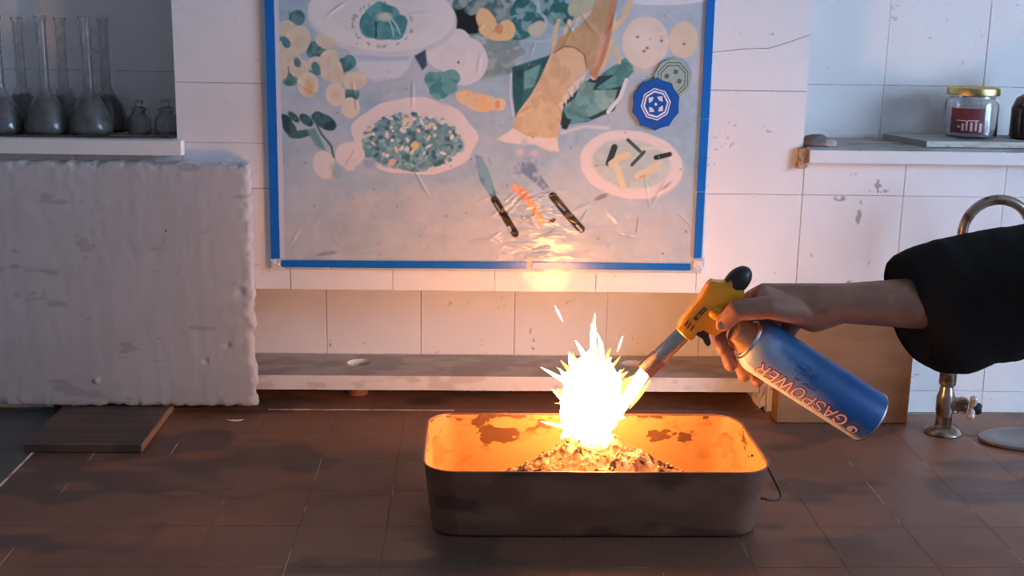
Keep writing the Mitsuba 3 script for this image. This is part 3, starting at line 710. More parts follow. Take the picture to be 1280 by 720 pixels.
poly([(0.0372, 0.4110), (0.0532, 0.4204), (0.0611, 0.4274), (0.0809, 0.4162), (0.1064, 0.4131), (0.1248, 0.4145), (0.1288, 0.3938), (0.1114, 0.3958), (0.0927, 0.4048), (0.0696, 0.4045), (0.0511, 0.4066)], (0.80, 0.66, 0.58), 0.0016, (0.82, 0.72, 0.66), 3)
for x, y, r in ((0.0776, 0.4069, 4), (0.0721, 0.3930, 5), (0.0862, 0.3839, 6), (0.0930, 0.3910, 5)):
    ell((x, y), r / 870, r / 870, (0.62, 0.57, 0.58), 0, 0.6, 0.003)
# radishes
ell((-0.2099, 0.3709), 0.0161, 0.0207, (0.77, 0.70, 0.66), 10, 0.15)
ell((-0.1730, 0.3863), 0.0207, 0.0184, (0.77, 0.70, 0.66), 0, 0.15)
poly([(-0.1880, 0.3781), (-0.1582, 0.3808), (-0.1676, 0.3633), (-0.1768, 0.3620)], (0.74, 0.68, 0.63), 0.002)
stroke([(-0.1790, 0.3713), (-0.1672, 0.3922)], 0.0022, (0.62, 0.52, 0.48))
ell((-0.1929, 0.3618), 0.0069, 0.0115, (0.38, 0.51, 0.53), 20, 0.5, 0.003)
ell((-0.1445, 0.3729), 0.0103, 0.0080, (0.36, 0.45, 0.56), 20, 0.5, 0.004)
stroke([(-0.1961, 0.3780), (-0.1998, 0.3594), (-0.2045, 0.3524)], 0.002, (0.74, 0.66, 0.50))
# green-bean plate
ell((0.2365, 0.3731), 0.0770, 0.0506, (0.50, 0.53, 0.57), -8, 0.05, 0.004)
ell((0.2340, 0.3765), 0.0759, 0.0494, (0.78, 0.69, 0.65), -8, 0.06)
ell((0.2340, 0.3777), 0.0575, 0.0356, (0.50, 0.57, 0.54), -8, 0.06, 0.003, col2=(0.55, 0.62, 0.58))
for pts, w, c in (([(0.2086, 0.4017), (0.2013, 0.3785)], 0.009, (0.06, 0.11, 0.12)), ([(0.2280, 0.4124), (0.2460, 0.3965)], 0.005, (0.10, 0.18, 0.19)), ([(0.2519, 0.3954), (0.2352, 0.3766)], 0.005, (0.10, 0.18, 0.19)),
                  ([(0.2697, 0.3875), (0.2893, 0.3924)], 0.007, (0.05, 0.09, 0.10)), ([(0.2049, 0.3773), (0.2173, 0.3868), (0.2288, 0.3904)], 0.010, (0.73, 0.62, 0.40)), ([(0.2120, 0.3739), (0.2236, 0.3448)], 0.009, (0.76, 0.66, 0.44)),
                  ([(0.2440, 0.3603), (0.2612, 0.3687), (0.2748, 0.3782)], 0.010, (0.72, 0.62, 0.42)), ([(0.2482, 0.4000), (0.2877, 0.4028)], 0.004, (0.70, 0.68, 0.58)), ([(0.2476, 0.3580), (0.2545, 0.3616)], 0.003, (0.78, 0.42, 0.16))):
    stroke(pts, w, c)
ell((0.1925, 0.3292), 0.0103, 0.0034, (0.42, 0.33, 0.30), 25, 0.5)
ell((0.2856, 0.3456), 0.0103, 0.0023, (0.52, 0.41, 0.36), 40, 0.5)
# cutlery, and an orange stroke with a red spot
poly([(0.0075, 0.3875), (0.0179, 0.3854), (0.0286, 0.3635), (0.0395, 0.3274), (0.0314, 0.3249), (0.0149, 0.3505)], (0.16, 0.36, 0.48), 0.0012, (0.24, 0.44, 0.54), 2)
stroke([(0.0361, 0.3238), (0.0528, 0.2968), (0.0673, 0.2733)], 0.0105, (0.045, 0.03, 0.035))
stroke([(0.0578, 0.2827), (0.0602, 0.2779)], 0.004, (0.50, 0.52, 0.54))
stroke([(0.0373, 0.3179), (0.0433, 0.3086)], 0.003, (0.36, 0.32, 0.32))
for x, y, rx, ry in ((0.0586, 0.3755, 12, 5), (0.0784, 0.3676, 12, 6), (0.0862, 0.3816, 9, 8), (0.0681, 0.3605, 5, 8)):
    ell((x, y), rx / 870, ry / 870, (0.26, 0.38, 0.54), -35, 0.5, 0.003, col2=(0.42, 0.50, 0.60), seed=900 * x)
poly([(0.0746, 0.3861), (0.0933, 0.3747), (0.1030, 0.3586), (0.1198, 0.3377), (0.1129, 0.3318), (0.0939, 0.3491), (0.0703, 0.3675)], (0.22, 0.34, 0.50), 0.0016, (0.40, 0.48, 0.58), 4)
stroke([(0.1211, 0.3295), (0.1417, 0.3050), (0.1635, 0.2815)], 0.0115, (0.05, 0.04, 0.045))
stroke([(0.1296, 0.3178), (0.1392, 0.3085)], 0.0028, (0.42, 0.36, 0.36))
stroke([(0.1575, 0.2862), (0.1647, 0.2791)], 0.0035, (0.52, 0.50, 0.50))
ell((0.1209, 0.2929), 0.0057, 0.0029, (0.12, 0.07, 0.07), 30)
stroke([(0.0661, 0.3406), (0.0802, 0.3325), (0.0899, 0.3162), (0.1044, 0.2927)], 0.011, (0.84, 0.44, 0.22), 0.004)
ell((0.0779, 0.3313), 0.0057, 0.0080, (0.84, 0.30, 0.20), 30, 0.4, 0.004)
# scratches and specks in the film
rp = random.Random(9)
for k in range(60):
    x, z = rp.uniform(-0.26, 0.32), rp.uniform(0.235, 0.60)
    ell((x, z), rp.uniform(0.0006, 0.0013), rp.uniform(0.0006, 0.0025), (0.36, 0.30, 0.30), rp.uniform(0, 180), 0, 0.0006)
stroke([(0.2465, 0.2990), (0.2450, 0.2776)], 0.0014, (0.38, 0.28, 0.24))
ell((-0.2088, 0.2405), 0.0161, 0.0034, (0.36, 0.38, 0.42), 10, 0.6)
# white margins of the print beside the tape
paint(sst(0.0005, -0.0005, PX_ + 0.2690 + 0.002 * (nz2 - 0.5)), (0.66, 0.68, 0.72))
wr1 = 1 - np.abs(2 * meshkit.fbm(np.stack([PX_ * 11 + PZ_ * 7, PZ_ * 34 - PX_ * 6, PX_ * 0], -1), 3, 31) - 1)
wr2 = meshkit.fbm(np.stack([PX_ * 46, PZ_ * 70, PX_ * 0], -1), 3, 41)
bottom = sst(0.40, 0.27, PZ_)
DEP = -0.0040 - 0.0007 * wr1 ** 3 * (0.3 + 0.7 * bottom) - 0.0004 * wr2 * (0.25 + 0.75 * bottom)
rc = random.Random(33)                      # creases of the film: most of them low on the sheet, fanning out
for k in range(130):
    if k < 75:
        cx, cz, an = rc.gauss(0.090, 0.036), rc.uniform(0.240, 0.335), rc.gauss(0.05, 0.40)
    else:
        cx, cz, an = rc.uniform(-0.26, 0.325), rc.uniform(0.235, 0.60), rc.uniform(0, 3.14)
    ln, sg, hg = rc.uniform(0.006, 0.022), rc.uniform(0.0016, 0.0026), rc.uniform(0.0004, 0.0013)
    w = window(cx - ln * 2, cz - ln * 2, cx + ln * 2, cz + ln * 2)
    if w is None:
        continue
    du, dv = PX_[w] - cx, PZ_[w] - cz
    u, v = du * math.cos(an) + dv * math.sin(an), -du * math.sin(an) + dv * math.cos(an) + 6 * du * du
    DEP[w] -= hg * np.exp(-(v / sg) ** 2) * np.exp(-(u / ln) ** 4)
grain = meshkit.fbm(Q3 * 170, 3, 51) - 0.5
blot = meshkit.fbm(Q3 * 48, 4, 61) - 0.5
lumc = COL.mean(-1, keepdims=True)
COL = np.where(lumc < 0.5, COL * (0.30 + 1.4 * lumc), COL)
COL = COL * (1 + (0.35 * grain + 0.42 * blot)[..., None] * np.clip(1.25 - 1.9 * lumc, 0.10, 1))
COL = np.clip(COL, 0.01, 0.95)
PV = np.stack([PX_, DEP, PZ_], -1).reshape(-1, 3)
idx = np.arange(NXP * NZP).reshape(NXP, NZP)
a, b, c_, d_ = idx[:-1, :-1].ravel(), idx[1:, :-1].ravel(), idx[1:, 1:].ravel(), idx[:-1, 1:].ravel()
sheet = trimesh.Trimesh(PV, np.vstack([np.stack([a, b, c_], 1), np.stack([a, c_, d_], 1)]), process=False)
part(pst, 'sheet', sheet, 'm_poster', True, color=np.clip(COL.reshape(-1, 3), 0, 1))
part(pst, 'backing', box(-0.2882, 0.3437, -0.0033, -0.0012, 0.2168, 0.7048), 'm_film')

def strip(p0, p1, width, name='tape', y=-0.0074):
    L = LineString([p0, p1])
    g = L.buffer(width / 2, cap_style='flat')
    m = slab_xz(g, y + 0.0004, 0.0004)
    part(pst, name, m, 'm_tape')

strip((-0.2810, 0.7040), (-0.2825, 0.2330), 0.0128)
strip((0.3368, 0.7040), (0.3375, 0.4450), 0.0122)
strip((0.3375, 0.4440), (0.3372, 0.3395), 0.0122)
strip((0.3372, 0.3380), (0.3372, 0.2400), 0.0115)
strip((-0.2740, 0.2255), (-0.2060, 0.2258), 0.0100)
strip((-0.2050, 0.2255), (0.0850, 0.2262), 0.0105)
strip((0.0930, 0.2262), (0.3270, 0.2262), 0.0100)
for x, z in ((-0.2825, 0.2235), (0.3385, 0.2300)):
    cr = trimesh.creation.box((0.013, 0.003, 0.015)).subdivide_to_size(0.0025)
    cr.apply_translation((x, -0.006, z))
    part(pst, 'film_corner', lumpy(cr, 0.0035, 260, int(abs(x) * 1000)), 'm_film', 60, label='crumpled clear film at the corner')

def ngon(c, r, n, a0=0.0, rz=None):
    return [(c[0] + r * math.cos(a0 + 2 * math.pi * k / n), c[1] + (rz or r) * math.sin(a0 + 2 * math.pi * k / n)) for k in range(n)]

gc, bc = (0.2885, 0.5010), (0.2655, 0.4645)
yb = -0.0075
part(pst, 'badge', slab_xz(Polygon(ngon(gc, 0.0275, 9, 1.57, 0.0295)), yb, 0.0002), 'm_badge_green', label='round green printed emblem with octagon lines')
for r0 in (0.0235, 0.0195):
    ring = Polygon(ngon(gc, r0, 8, 0.39, r0 * 1.07)).difference(Polygon(ngon(gc, r0 - 0.0014, 8, 0.39, (r0 - 0.0014) * 1.07)))
    part(pst, 'badge_ring', slab_xz(ring, yb - 0.0002, 0.0001), 'm_badge_line')
for dx, dz in ((-0.0090, 0.0035), (0.0035, 0.0095), (0.0092, -0.0035), (-0.0035, -0.0095)):
    part(pst, 'badge_diamond', slab_xz(Polygon(ngon((gc[0] + dx, gc[1] + dz), 0.0042, 4, 0.5)), yb - 0.0002, 0.0001), 'm_badge_line')
yb -= 0.0006
scal = [(bc[0] + (0.0352 if k % 2 == 0 else 0.0325) * math.cos(math.pi * k / 10 + 1.57), bc[1] + (0.0376 if k % 2 == 0 else 0.0348) * math.sin(math.pi * k / 10 + 1.57)) for k in range(20)]
part(pst, 'badge', slab_xz(Polygon(scal), yb, 0.0003), 'm_badge_blue', label='blue scalloped emblem with white octagons and a blue star')
for r0, w in ((0.0218, 0.0017), (0.0186, 0.0027)):
    ring = Polygon(ngon(bc, r0, 8, 0.15, r0 * 1.07)).difference(Polygon(ngon(bc, r0 - w, 8, 0.15, (r0 - w) * 1.07)))
    part(pst, 'badge_ring', slab_xz(ring, yb - 0.0003, 0.0001), 'm_badge_white')
star = Polygon([(bc[0] + (0.0150 if k % 2 == 0 else 0.0062) * math.cos(math.pi * k / 4 + 0.1), bc[1] + (0.0155 if k % 2 == 0 else 0.0066) * math.sin(math.pi * k / 4 + 0.1)) for k in range(8)])
inner = Polygon(ngon(bc, 0.0140, 4, 0.885, 0.0150)).difference(star.buffer(0.0004)).difference(shapely.Point(bc).buffer(0.003))
for q in getattr(inner, 'geoms', [inner]):
    part(pst, 'badge_diamond', slab_xz(q, yb - 0.0003, 0.0001), 'm_badge_white')
part(pst, 'badge_dot', slab_xz(shapely.Point(bc).buffer(0.0022), yb - 0.0003, 0.0001), 'm_badge_white')

# ------------------------------------------------------------------ pan
def rrect(x0, x1, y0, y1, r, z, n=12):
    pts = []
    for cx, cy, a0 in ((x1 - r, y1 - r, 0), (x0 + r, y1 - r, 90), (x0 + r, y0 + r, 180), (x1 - r, y0 + r, 270)):
        for k in range(n):
            a = math.radians(a0 + 90 * k / (n - 1))
            pts.append((cx + r * math.cos(a), cy + r * math.sin(a), z))
    out = []
    for p, q in zip(pts, pts[1:] + pts[:1]):          # extra points on the straight runs
        m = 14 if math.dist(p, q) > 0.02 else 1
        for k in range(m):
            out.append(tuple(np.array(p) + (np.array(q) - np.array(p)) * k / m))
    return np.array(out)

pan = thing('pan', 'deep dark metal roasting pan with rusty inside holding the fire', 'pan')
def pr(i, z, r=None):      # i: inset from the rim outline; the wall leans in a little towards the floor
    lean = 0.009 * (0.085 - z) / 0.085
    return rrect(-0.050 + i + lean, 0.350 - i - lean, -0.466 + i + lean, -0.263 - i - lean, (r or 0.036) - min(i, 0.02), z)
body = [pr(0.006, 0.0006), pr(0.0015, 0.0025), pr(0, 0.008), pr(0, 0.030), pr(0, 0.055), pr(0, 0.0815), pr(-0.0016, 0.0835), pr(-0.0012, 0.0852), pr(0.0006, 0.0852), pr(0.0014, 0.0835), pr(0.0014, 0.010), pr(0.006, 0.0030)]
part(pan, 'body', rings_mesh(body), 'm_pan', 40)
lin = [pr(0.0016, 0.0832), pr(0.0018, 0.070), pr(0.0018, 0.040), pr(0.0018, 0.012), pr(0.004, 0.0065), pr(0.009, 0.0045)]
part(pan, 'lining', rings_mesh(lin, False, True), 'm_lining', 50, label='ochre lining eaten by rust')
hw = spline([(0.3445, -0.375, 0.071), (0.357, -0.378, 0.066), (0.370, -0.392, 0.046), (0.3745, -0.410, 0.034), (0.366, -0.425, 0.034), (0.352, -0.432, 0.038), (0.3445, -0.433, 0.040)], 30)
part(pan, 'wire_handle', tube(hw, 0.0013, 8), 'm_wire', True, label='thin dark wire handle')

# ash heap in the pan
n_r, n_a = 90, 220
R_, A_ = np.meshgrid(np.linspace(0.0, 1, n_r), np.linspace(0, 2 * np.pi, n_a, endpoint=False), indexing='ij')
hx, hy = 0.156 + 0.165 * R_ * np.cos(A_), -0.3645 + 0.0830 * R_ * np.sin(A_)
hh = 0.0055 + 0.090 * (1 - R_) ** 0.85 * (1 - 0.12 * R_)
q = np.stack([hx, hy, hh * 0], -1)
hh = hh + (1 - R_ ** 6) * (0.016 * (meshkit.fbm(q * 55, 4, 3) - 0.5) + 0.010 * (1 - np.abs(2 * meshkit.fbm(q * 150, 3, 8) - 1) - 0.5) * (0.4 + 0.6 * (1 - R_)))
hh = np.maximum(hh, 0.005)
V = np.stack([hx, hy, hh], -1)
key = thing('ash_heap', 'heap of crumbly pale and charred ash burning inside the pan', 'ash', kind='stuff')
heap = rings_mesh(list(V[::-1]), True, False)
rr = random.Random(12)
crumbs = [heap]
for k in range(420):
    i, j = rr.randrange(6, n_r - 4), rr.randrange(n_a)
    s = rr.uniform(0.0012, 0.0036)
    m = trimesh.creation.icosphere(0, s)
    m.vertices = m.vertices * np.array([rr.uniform(.6, 1.5), rr.uniform(.6, 1.4), rr.uniform(.4, .9)])
    m.apply_transform(trimesh.transformations.random_rotation_matrix(np.array([rr.random() for _ in range(3)])))
    m.apply_translation(V[i, j] + (0, 0, s * 0.3))
    crumbs.append(m)
solo(key, cat(crumbs), 'm_ash', False)

# ------------------------------------------------------------------ fire
bsdf('m_flame', {'type': 'twosided', 'bsdf': {'type': 'diffuse', 'reflectance': {'type': 'rgb', 'value': [0.01, 0.01, 0.01]}}})
def glow(rad, weight=0.02):      # weight: how often the renderer picks this lamp
    return {'type': 'area', 'sampling_weight': weight, 'radiance': {'type': 'rgb', 'value': rad}}

fire = thing('flame', 'blinding white burst of flame over the ash heap in the pan', 'flame')
core = trimesh.creation.icosphere(4, 1.0)
cv = core.vertices
dsp = 0.80 + 0.42 * meshkit.fbm(cv * 2.2 + 3, 3, 5) + 0.10 * (meshkit.noise(cv * 7 + 1, 9) - 0.5)
core.vertices = cv * dsp[:, None] * np.array([0.0350, 0.033, 0.0540]) + np.array((0.1475, -0.365, 0.1401))
part(fire, 'core', core, 'm_flame', True, emitter=glow(FIRE, 4.0))

def tongue(a, b, r0, r1=0.0003, bend=0.0, rad=TONGUE, name='tongue', parent=None, mid=None):
    a, b = np.array(a), np.array(b)
    t = np.linspace(0, 1, 9)[:, None]
    P = a * (1 - t) + b * t + np.array([1, 0, 0.2]) * bend * np.sin(np.pi * t)
    r = r0 * (1 - t[:, 0]) ** 0.7 + r1
    if mid:
        r = mid * np.sin(np.pi * np.clip(t[:, 0], 0.04, 0.96)) ** 0.7
    return tube(P, r, 8)

for a, b, r0, bend in (((0.1502, -0.365, 0.1753), (0.1491, -0.368, 0.2452), 0.0052, -0.0006), ((0.1582, -0.362, 0.1744), (0.1536, -0.36, 0.2195), 0.0048, 0.0036), ((0.1481, -0.372, 0.1893), (0.1449, -0.375, 0.2352), 0.0022, -0.001),
                       ((0.1425, -0.365, 0.1752), (0.1263, -0.368, 0.2126), 0.0046, 0.0028), ((0.1314, -0.365, 0.1611), (0.1208, -0.36, 0.1955), 0.0085, 0.0), ((0.1215, -0.37, 0.1566), (0.1085, -0.37, 0.1785), 0.0040, 0.0),
                       ((0.1258, -0.365, 0.1551), (0.0862, -0.375, 0.1808), 0.0040, 0.0), ((0.1187, -0.365, 0.1329), (0.0996, -0.37, 0.1525), 0.0030, 0.0), ((0.1174, -0.39, 0.1113), (0.0858, -0.405, 0.1234), 0.0026, 0.0),
                       ((0.1739, -0.365, 0.1574), (0.1835, -0.36, 0.174), 0.0040, 0.001), ((0.1727, -0.365, 0.1372), (0.1883, -0.36, 0.1499), 0.0050, 0.0), ((0.1734, -0.365, 0.117), (0.1903, -0.37, 0.1168), 0.0070, 0.0),
                       ((0.1259, -0.37, 0.1032), (0.1115, -0.385, 0.0954), 0.0080, 0.0), ((0.1454, -0.37, 0.0982), (0.1361, -0.4, 0.093), 0.0095, 0.0), ((0.1648, -0.37, 0.0983), (0.1638, -0.4, 0.0891), 0.0105, 0.0), ((0.1601, -0.365, 0.1673), (0.1708, -0.365, 0.1914), 0.0035, 0.001)):
    part(fire, 'tongue', tongue(a, b, r0, bend=bend), 'm_flame', True, emitter=glow(TONGUE))
fr_ = random.Random(21)
cc = np.array((0.1494, -0.365, 0.1411))
for k in range(36):
    a = fr_.uniform(0, 2 * math.pi)
    u = np.array([math.cos(a), fr_.uniform(-0.5, 0.5), math.sin(a)])
    u /= np.linalg.norm(u)
    p0 = cc + u * np.array([0.034, 0.031, 0.050]) * 0.98 + np.array([0, 0.012, 0])
    L = fr_.uniform(0.006, 0.016)
    part(fire, 'tongue', tongue(p0, p0 + u * L + np.array([0, 0, 0.004]), fr_.uniform(0.0016, 0.0042)), 'm_flame', True, emitter=glow(HALO))

jet = thing('torch_flame', 'straight white and yellow jet of flame below the torch nozzle', 'flame')
j0, j1 = np.array((0.2118, -0.365, 0.1737)), np.array((0.1755, -0.365, 0.1129))
tt = np.linspace(0, 1, 12)[:, None]
part(jet, 'core', tube(j0 * (1 - tt) + j1 * tt, 0.0070 + 0.0020 * np.sin(tt[:, 0] * 3) - 0.0015 * tt[:, 0], 16), 'm_flame', True, emitter=glow(JET, 0.5))
for a, b, r in (((0.2031, -0.36, 0.1681), (0.1772, -0.36, 0.1366), 0.0072), ((0.2199, -0.36, 0.1612), (0.1961, -0.36, 0.1246), 0.0022)):
    P = np.array(a) * (1 - tt) + np.array(b) * tt
    part(jet, 'sheath', tube(P, 0.0006 + r * np.sin(np.pi * np.clip(tt[:, 0], 0.02, 0.98)), 12), 'm_flame', True, emitter=glow([2.0, 1.15, 0.28]))

for a, b, r, lab in (((0.1017, -0.365, 0.2537), (0.1117, -0.365, 0.2343), 0.0013, 'thin glowing spark above the flame on its left side'),
                     ((0.1837, -0.365, 0.2172), (0.1778, -0.365, 0.1974), 0.0012, 'thin glowing spark above the flame on its right side')):
    key = thing('spark', lab, 'spark')
    solo(key, tongue(a, b, 0, mid=r), 'm_flame', True, emitter=glow([14.0, 8.0, 4.0]))

# ------------------------------------------------------------------ gas torch with its can
YT = -0.360
torch = thing('gas_torch', 'yellow hand torch on a blue and white gas can held over the pan', 'torch')
bodyp = Polygon([p[::2] for p in ((0.2496, -0.36, 0.2282), (0.254, -0.36, 0.2371), (0.2719, -0.36, 0.2618), (0.2824, -0.36, 0.2814), (0.2874, -0.36, 0.2859), (0.2946, -0.36, 0.2845), (0.3041, -0.36, 0.2846), (0.3086, -0.36, 0.2895), (0.3258, -0.36, 0.2741), (0.3236, -0.36, 0.2623),
         (0.3129, -0.36, 0.2485), (0.3049, -0.36, 0.2376), (0.3082, -0.36, 0.2307), (0.3009, -0.36, 0.2227), (0.2925, -0.36, 0.2177), (0.2856, -0.36, 0.2216), (0.2796, -0.36, 0.2255), (0.272, -0.36, 0.2225), (0.2695, -0.36, 0.2155), (0.2658, -0.36, 0.2125), (0.2589, -0.36, 0.2154))]).buffer(0)

def pillow_xz(poly_, half, r, y):
    """Rounded extrusion of an (x, z) outline: stacked insets, as a moulded plastic part."""
    steps = [(0.0, half - r)] + [(r * (1 - math.cos(a)), half - r + r * math.sin(a)) for a in np.linspace(0.25, math.pi / 2, 5)]
    ms = []
    for s in (-1, 1):
        prev = 0.0
        for ins, top in steps:
            g = poly_.buffer(-ins)
            for q in getattr(g, 'geoms', [g]):
                if q.area > 1e-7:
                    cs = manifold3d.CrossSection([np.array(shapely.geometry.polygon.orient(q).exterior.coords)[:-1]])
                    ms.append(cs.extrude(top) if s > 0 else cs.extrude(top).mirror((0, 0, 1)))
    m = tm(manifold3d.Manifold.batch_boolean(ms, manifold3d.OpType.Add))
    m.apply_transform(XZ)
    m.apply_translation((0, y, 0))
    return m

sm = pillow_xz(bodyp.buffer(0.0012).buffer(-0.0024).buffer(0.0012), 0.0125, 0.0060, YT)
part(torch, 'housing', sm, 'm_torch_yellow', 35)
bulge = trimesh.creation.icosphere(3, 1.0)
bulge.apply_scale((0.0095, 0.006, 0.0075))
bulge.apply_translation(np.array((0.2931, -0.373, 0.2477)))
part(torch, 'lock_button', bulge, 'm_torch_yellow', True)
b0, b1 = np.array((0.2595, -0.36, 0.2224)), np.array((0.2126, -0.36, 0.1722))
bl = np.linalg.norm(b1 - b0)
part(torch, 'barrel', along(lathe([(0, -0.004), (0.0102, -0.004), (0.0102, bl * 0.62), (0.0102, bl * 0.68), (0, bl * 0.68)], n=40), b0, b1), 'm_steel', 30)
part(torch, 'nozzle', along(lathe([(0.0070, bl * 0.66), (0.0108, bl * 0.66), (0.0110, bl * 0.995), (0.0106, bl), (0.0095, bl), (0.0092, bl * 0.7), (0.0070, bl * 0.66)], n=40), b0, b1), 'm_burnt_steel', 30, label='heat-browned steel nozzle')
part(torch, 'barrel_collar', along(lathe([(0, -0.006), (0.0120, -0.006), (0.0122, 0.0040), (0.0108, 0.0055), (0, 0.0055)], n=40), b0, b1), 'm_torch_yellow', 30)
k0, k1 = np.array((0.3122, -0.36, 0.2778)), np.array((0.3309, -0.36, 0.2994))
kl = np.linalg.norm(k1 - k0)
kp = [(0, -0.002), (0.0128, 0.0)] + [(0.0136 * math.sqrt(max(0, 1 - ((t - 0.30) / 0.70) ** 2)) if t > 0.30 else 0.0128 + 0.0008 * t / 0.30, t * kl * 1.05) for t in np.linspace(0.08, 1.0, 16)]
part(torch, 'knob', along(lathe(kp, n=40), k0, k1), 'm_black_plastic', 40, label='rounded black control knob')
trig = Polygon([p[::2] for p in ((0.2703, -0.36, 0.2195), (0.2786, -0.36, 0.2265), (0.2865, -0.36, 0.2226), (0.2878, -0.36, 0.2157), (0.2901, -0.36, 0.2087), (0.2874, -0.36, 0.2047), (0.2839, -0.36, 0.2067), (0.2802, -0.36, 0.2136))])
part(torch, 'trigger', pillow_xz(trig, 0.0055, 0.002, YT), 'm_black_plastic', 35, label='curved black trigger')
yp = YT - 0.0127
plate = Polygon([p[::2] for p in ((0.2654, -0.373, 0.2416), (0.2775, -0.373, 0.2558), (0.2814, -0.373, 0.2529), (0.2693, -0.373, 0.2382))])
part(torch, 'name_plate', slab_xz(plate, YT - 0.0122, 0.0008), 'm_plate', label='small dark plate on the side')
for a, b in (((0.27, -0.373, 0.2436), (0.2727, -0.373, 0.2467)), ((0.2715, -0.373, 0.2426), (0.2737, -0.373, 0.2455)), ((0.275, -0.373, 0.249), (0.2781, -0.373, 0.2529))):
    part(torch, 'plate_mark', slab_xz(LineString([a[::2], b[::2]]).buffer(0.0006), YT - 0.0130, 0.0002), 'm_plate_line')
for a, b in (((0.2563, -0.373, 0.2327), (0.2589, -0.373, 0.2376)), ((0.2593, -0.373, 0.2298), (0.2628, -0.373, 0.2352)), ((0.2632, -0.373, 0.2269), (0.2668, -0.373, 0.2323))):
    part(torch, 'vent_slot', slab_xz(LineString([a[::2], b[::2]]).buffer(0.0009), YT - 0.0112, 0.0016), 'm_dark_slot')
sc = lathe([(0, 0), (0.0020, 0), (0.0016, 0.0008), (0, 0.001)], n=16)
part(torch, 'screw', along(sc, np.array((0.2883, -0.36, 0.2825)) + (0, -0.0078, 0), np.array((0.2883, -0.36, 0.2825)) + (0, -0.03, 0)), 'm_screw', 30)

c0, c1 = np.array((0.3363, -0.36, 0.2126)), np.array((0.492, -0.36, 0.115))
cl = np.linalg.norm(c1 - c0)
R_C = 0.0328
prof = [(0.0245, 0.0), (0.0262, 0.002), (0.0290, 0.0055), (0.0312, 0.010), (0.0324, 0.015), (R_C, 0.019)] + [(R_C, z) for z in np.linspace(0.0215, cl - 0.004, 100)] + [(R_C - 0.0004, cl - 0.002), (R_C - 0.002, cl - 0.0005)]
NA = 200
ang = np.linspace(0, 2 * np.pi, NA, endpoint=False)
zaxis = (c1 - c0) / cl
ydir = np.array([0, 1.0, 0]) - zaxis * zaxis[1]
ydir /= np.linalg.norm(ydir)
xdir = np.cross(ydir, zaxis)              # in the picture plane, across the can; points to its lower left or upper right
up_sign = 1.0 if xdir[2] > 0 else -1.0
toward = -ydir                            # towards the room
across = -xdir * up_sign                  # towards the can's lower edge
rings = [c0 + zaxis * z + r * (np.cos(ang)[:, None] * across + np.sin(ang)[:, None] * toward) for r, z in prof]
canm = rings_mesh(rings, True, True)
# printed colours: phi = 0 at the lower edge, 90 degrees facing the room
PH = np.tile(np.degrees(ang), len(prof))
PH = np.where(PH > 270, PH - 360, PH)
SS = np.repeat([z for r, z in prof], NA) / cl
qv = np.array(canm.vertices[:len(PH)])
n1, n2 = meshkit.fbm(qv * 60, 3, 2), meshkit.fbm(qv * 260, 3, 3)
light, deep = np.array([0.30, 0.38, 0.52]), np.array([0.035, 0.135, 0.34])
mid = np.array([0.05, 0.17, 0.46])
wave = 66 + 62 * np.exp(-(SS / 0.42) ** 2) - 6 * np.sin(SS * 7)
col = np.where((PH > wave)[:, None], deep, light)
t1 = sst(wave - 14, wave + 12, PH + 22 * (n1 - 0.5))
col = light * (1 - t1[:, None]) + deep * t1[:, None]
t2 = sst(0.52, 0.70, SS + 0.10 * (n1 - 0.5)) * (PH > 40)
col = col * (1 - 0.75 * t2[:, None]) + np.array([0.016, 0.095, 0.32]) * 0.75 * t2[:, None]
edge = 40 - 10 * SS + 3 * np.sin(SS * 11)
t3 = sst(edge + 5, edge - 3, PH)
col = col * (1 - t3[:, None]) + np.array([0.74, 0.72, 0.72]) * t3[:, None]
small = (((PH > 92) & (PH < 118) & (SS > 0.30) & (SS < 0.47)) | ((PH > 76) & (PH < 90) & (SS > 0.34) & (SS < 0.50))) & (np.sin(PH * 1.6) > 0.2) & (n2 > 0.47)
col = np.where(small[:, None], np.array([0.012, 0.05, 0.20]), col)
col = np.vstack([col, np.repeat(col[:1], 2, 0)])
can = part(torch, 'gas_can', canm, 'm_can', True, color=np.clip(col, 0, 1), label='blue gas can with white lower stripe')

def wrap(m2, s0, phi0):
    """Lay flat lettering (x along, y up, z out) on the can: x runs from the base to the neck, the tops point to the lower edge."""
    v = np.array(m2.vertices)
    s, ph = s0 - v[:, 0], math.radians(phi0) - v[:, 1] / R_C
    r = R_C + v[:, 2]
    m = m2.copy()
    m.vertices = c0 + zaxis * s[:, None] + r[:, None] * (np.cos(ph)[:, None] * across + np.sin(ph)[:, None] * toward)
    return m

def fine(m):
    return m.subdivide_to_size(0.003)

LH = 0.0180
x_at = 0.0
for bold, dz, mat, nm in ((True, 0.0004, 'm_red_ink', 'lettering_outline'), (False, 0.0007, 'm_white_ink', 'lettering')):
    txt = meshkit.text_mesh('GASPOWER', LH, 0.0002, bold)
    w = txt.bounds[1][0] - txt.bounds[0][0]
    txt.apply_translation((-txt.bounds[0][0], 0, dz - 0.0003))
    txt.apply_scale((0.130 / w * (1.0 if bold else 0.990), 1.0, 1.0))
    txt.apply_translation((0 if bold else 0.0006, 0, 0))
    if bold:      # a thick outline: the letters spread in every direction
        txt = cat([t.apply_translation((0.00055 * math.cos(a), 0.00055 * math.sin(a), 0)) and t for a, t in ((a, txt.copy()) for a in np.linspace(0, 2 * math.pi, 8, endpoint=False))])
    part(can, nm, wrap(fine(txt), 0.1490, 70), mat, False, label='red outlined white lettering along the lower edge' if bold else None)
dk = shapely.Point(0, 0).buffer(0.0078, 20)
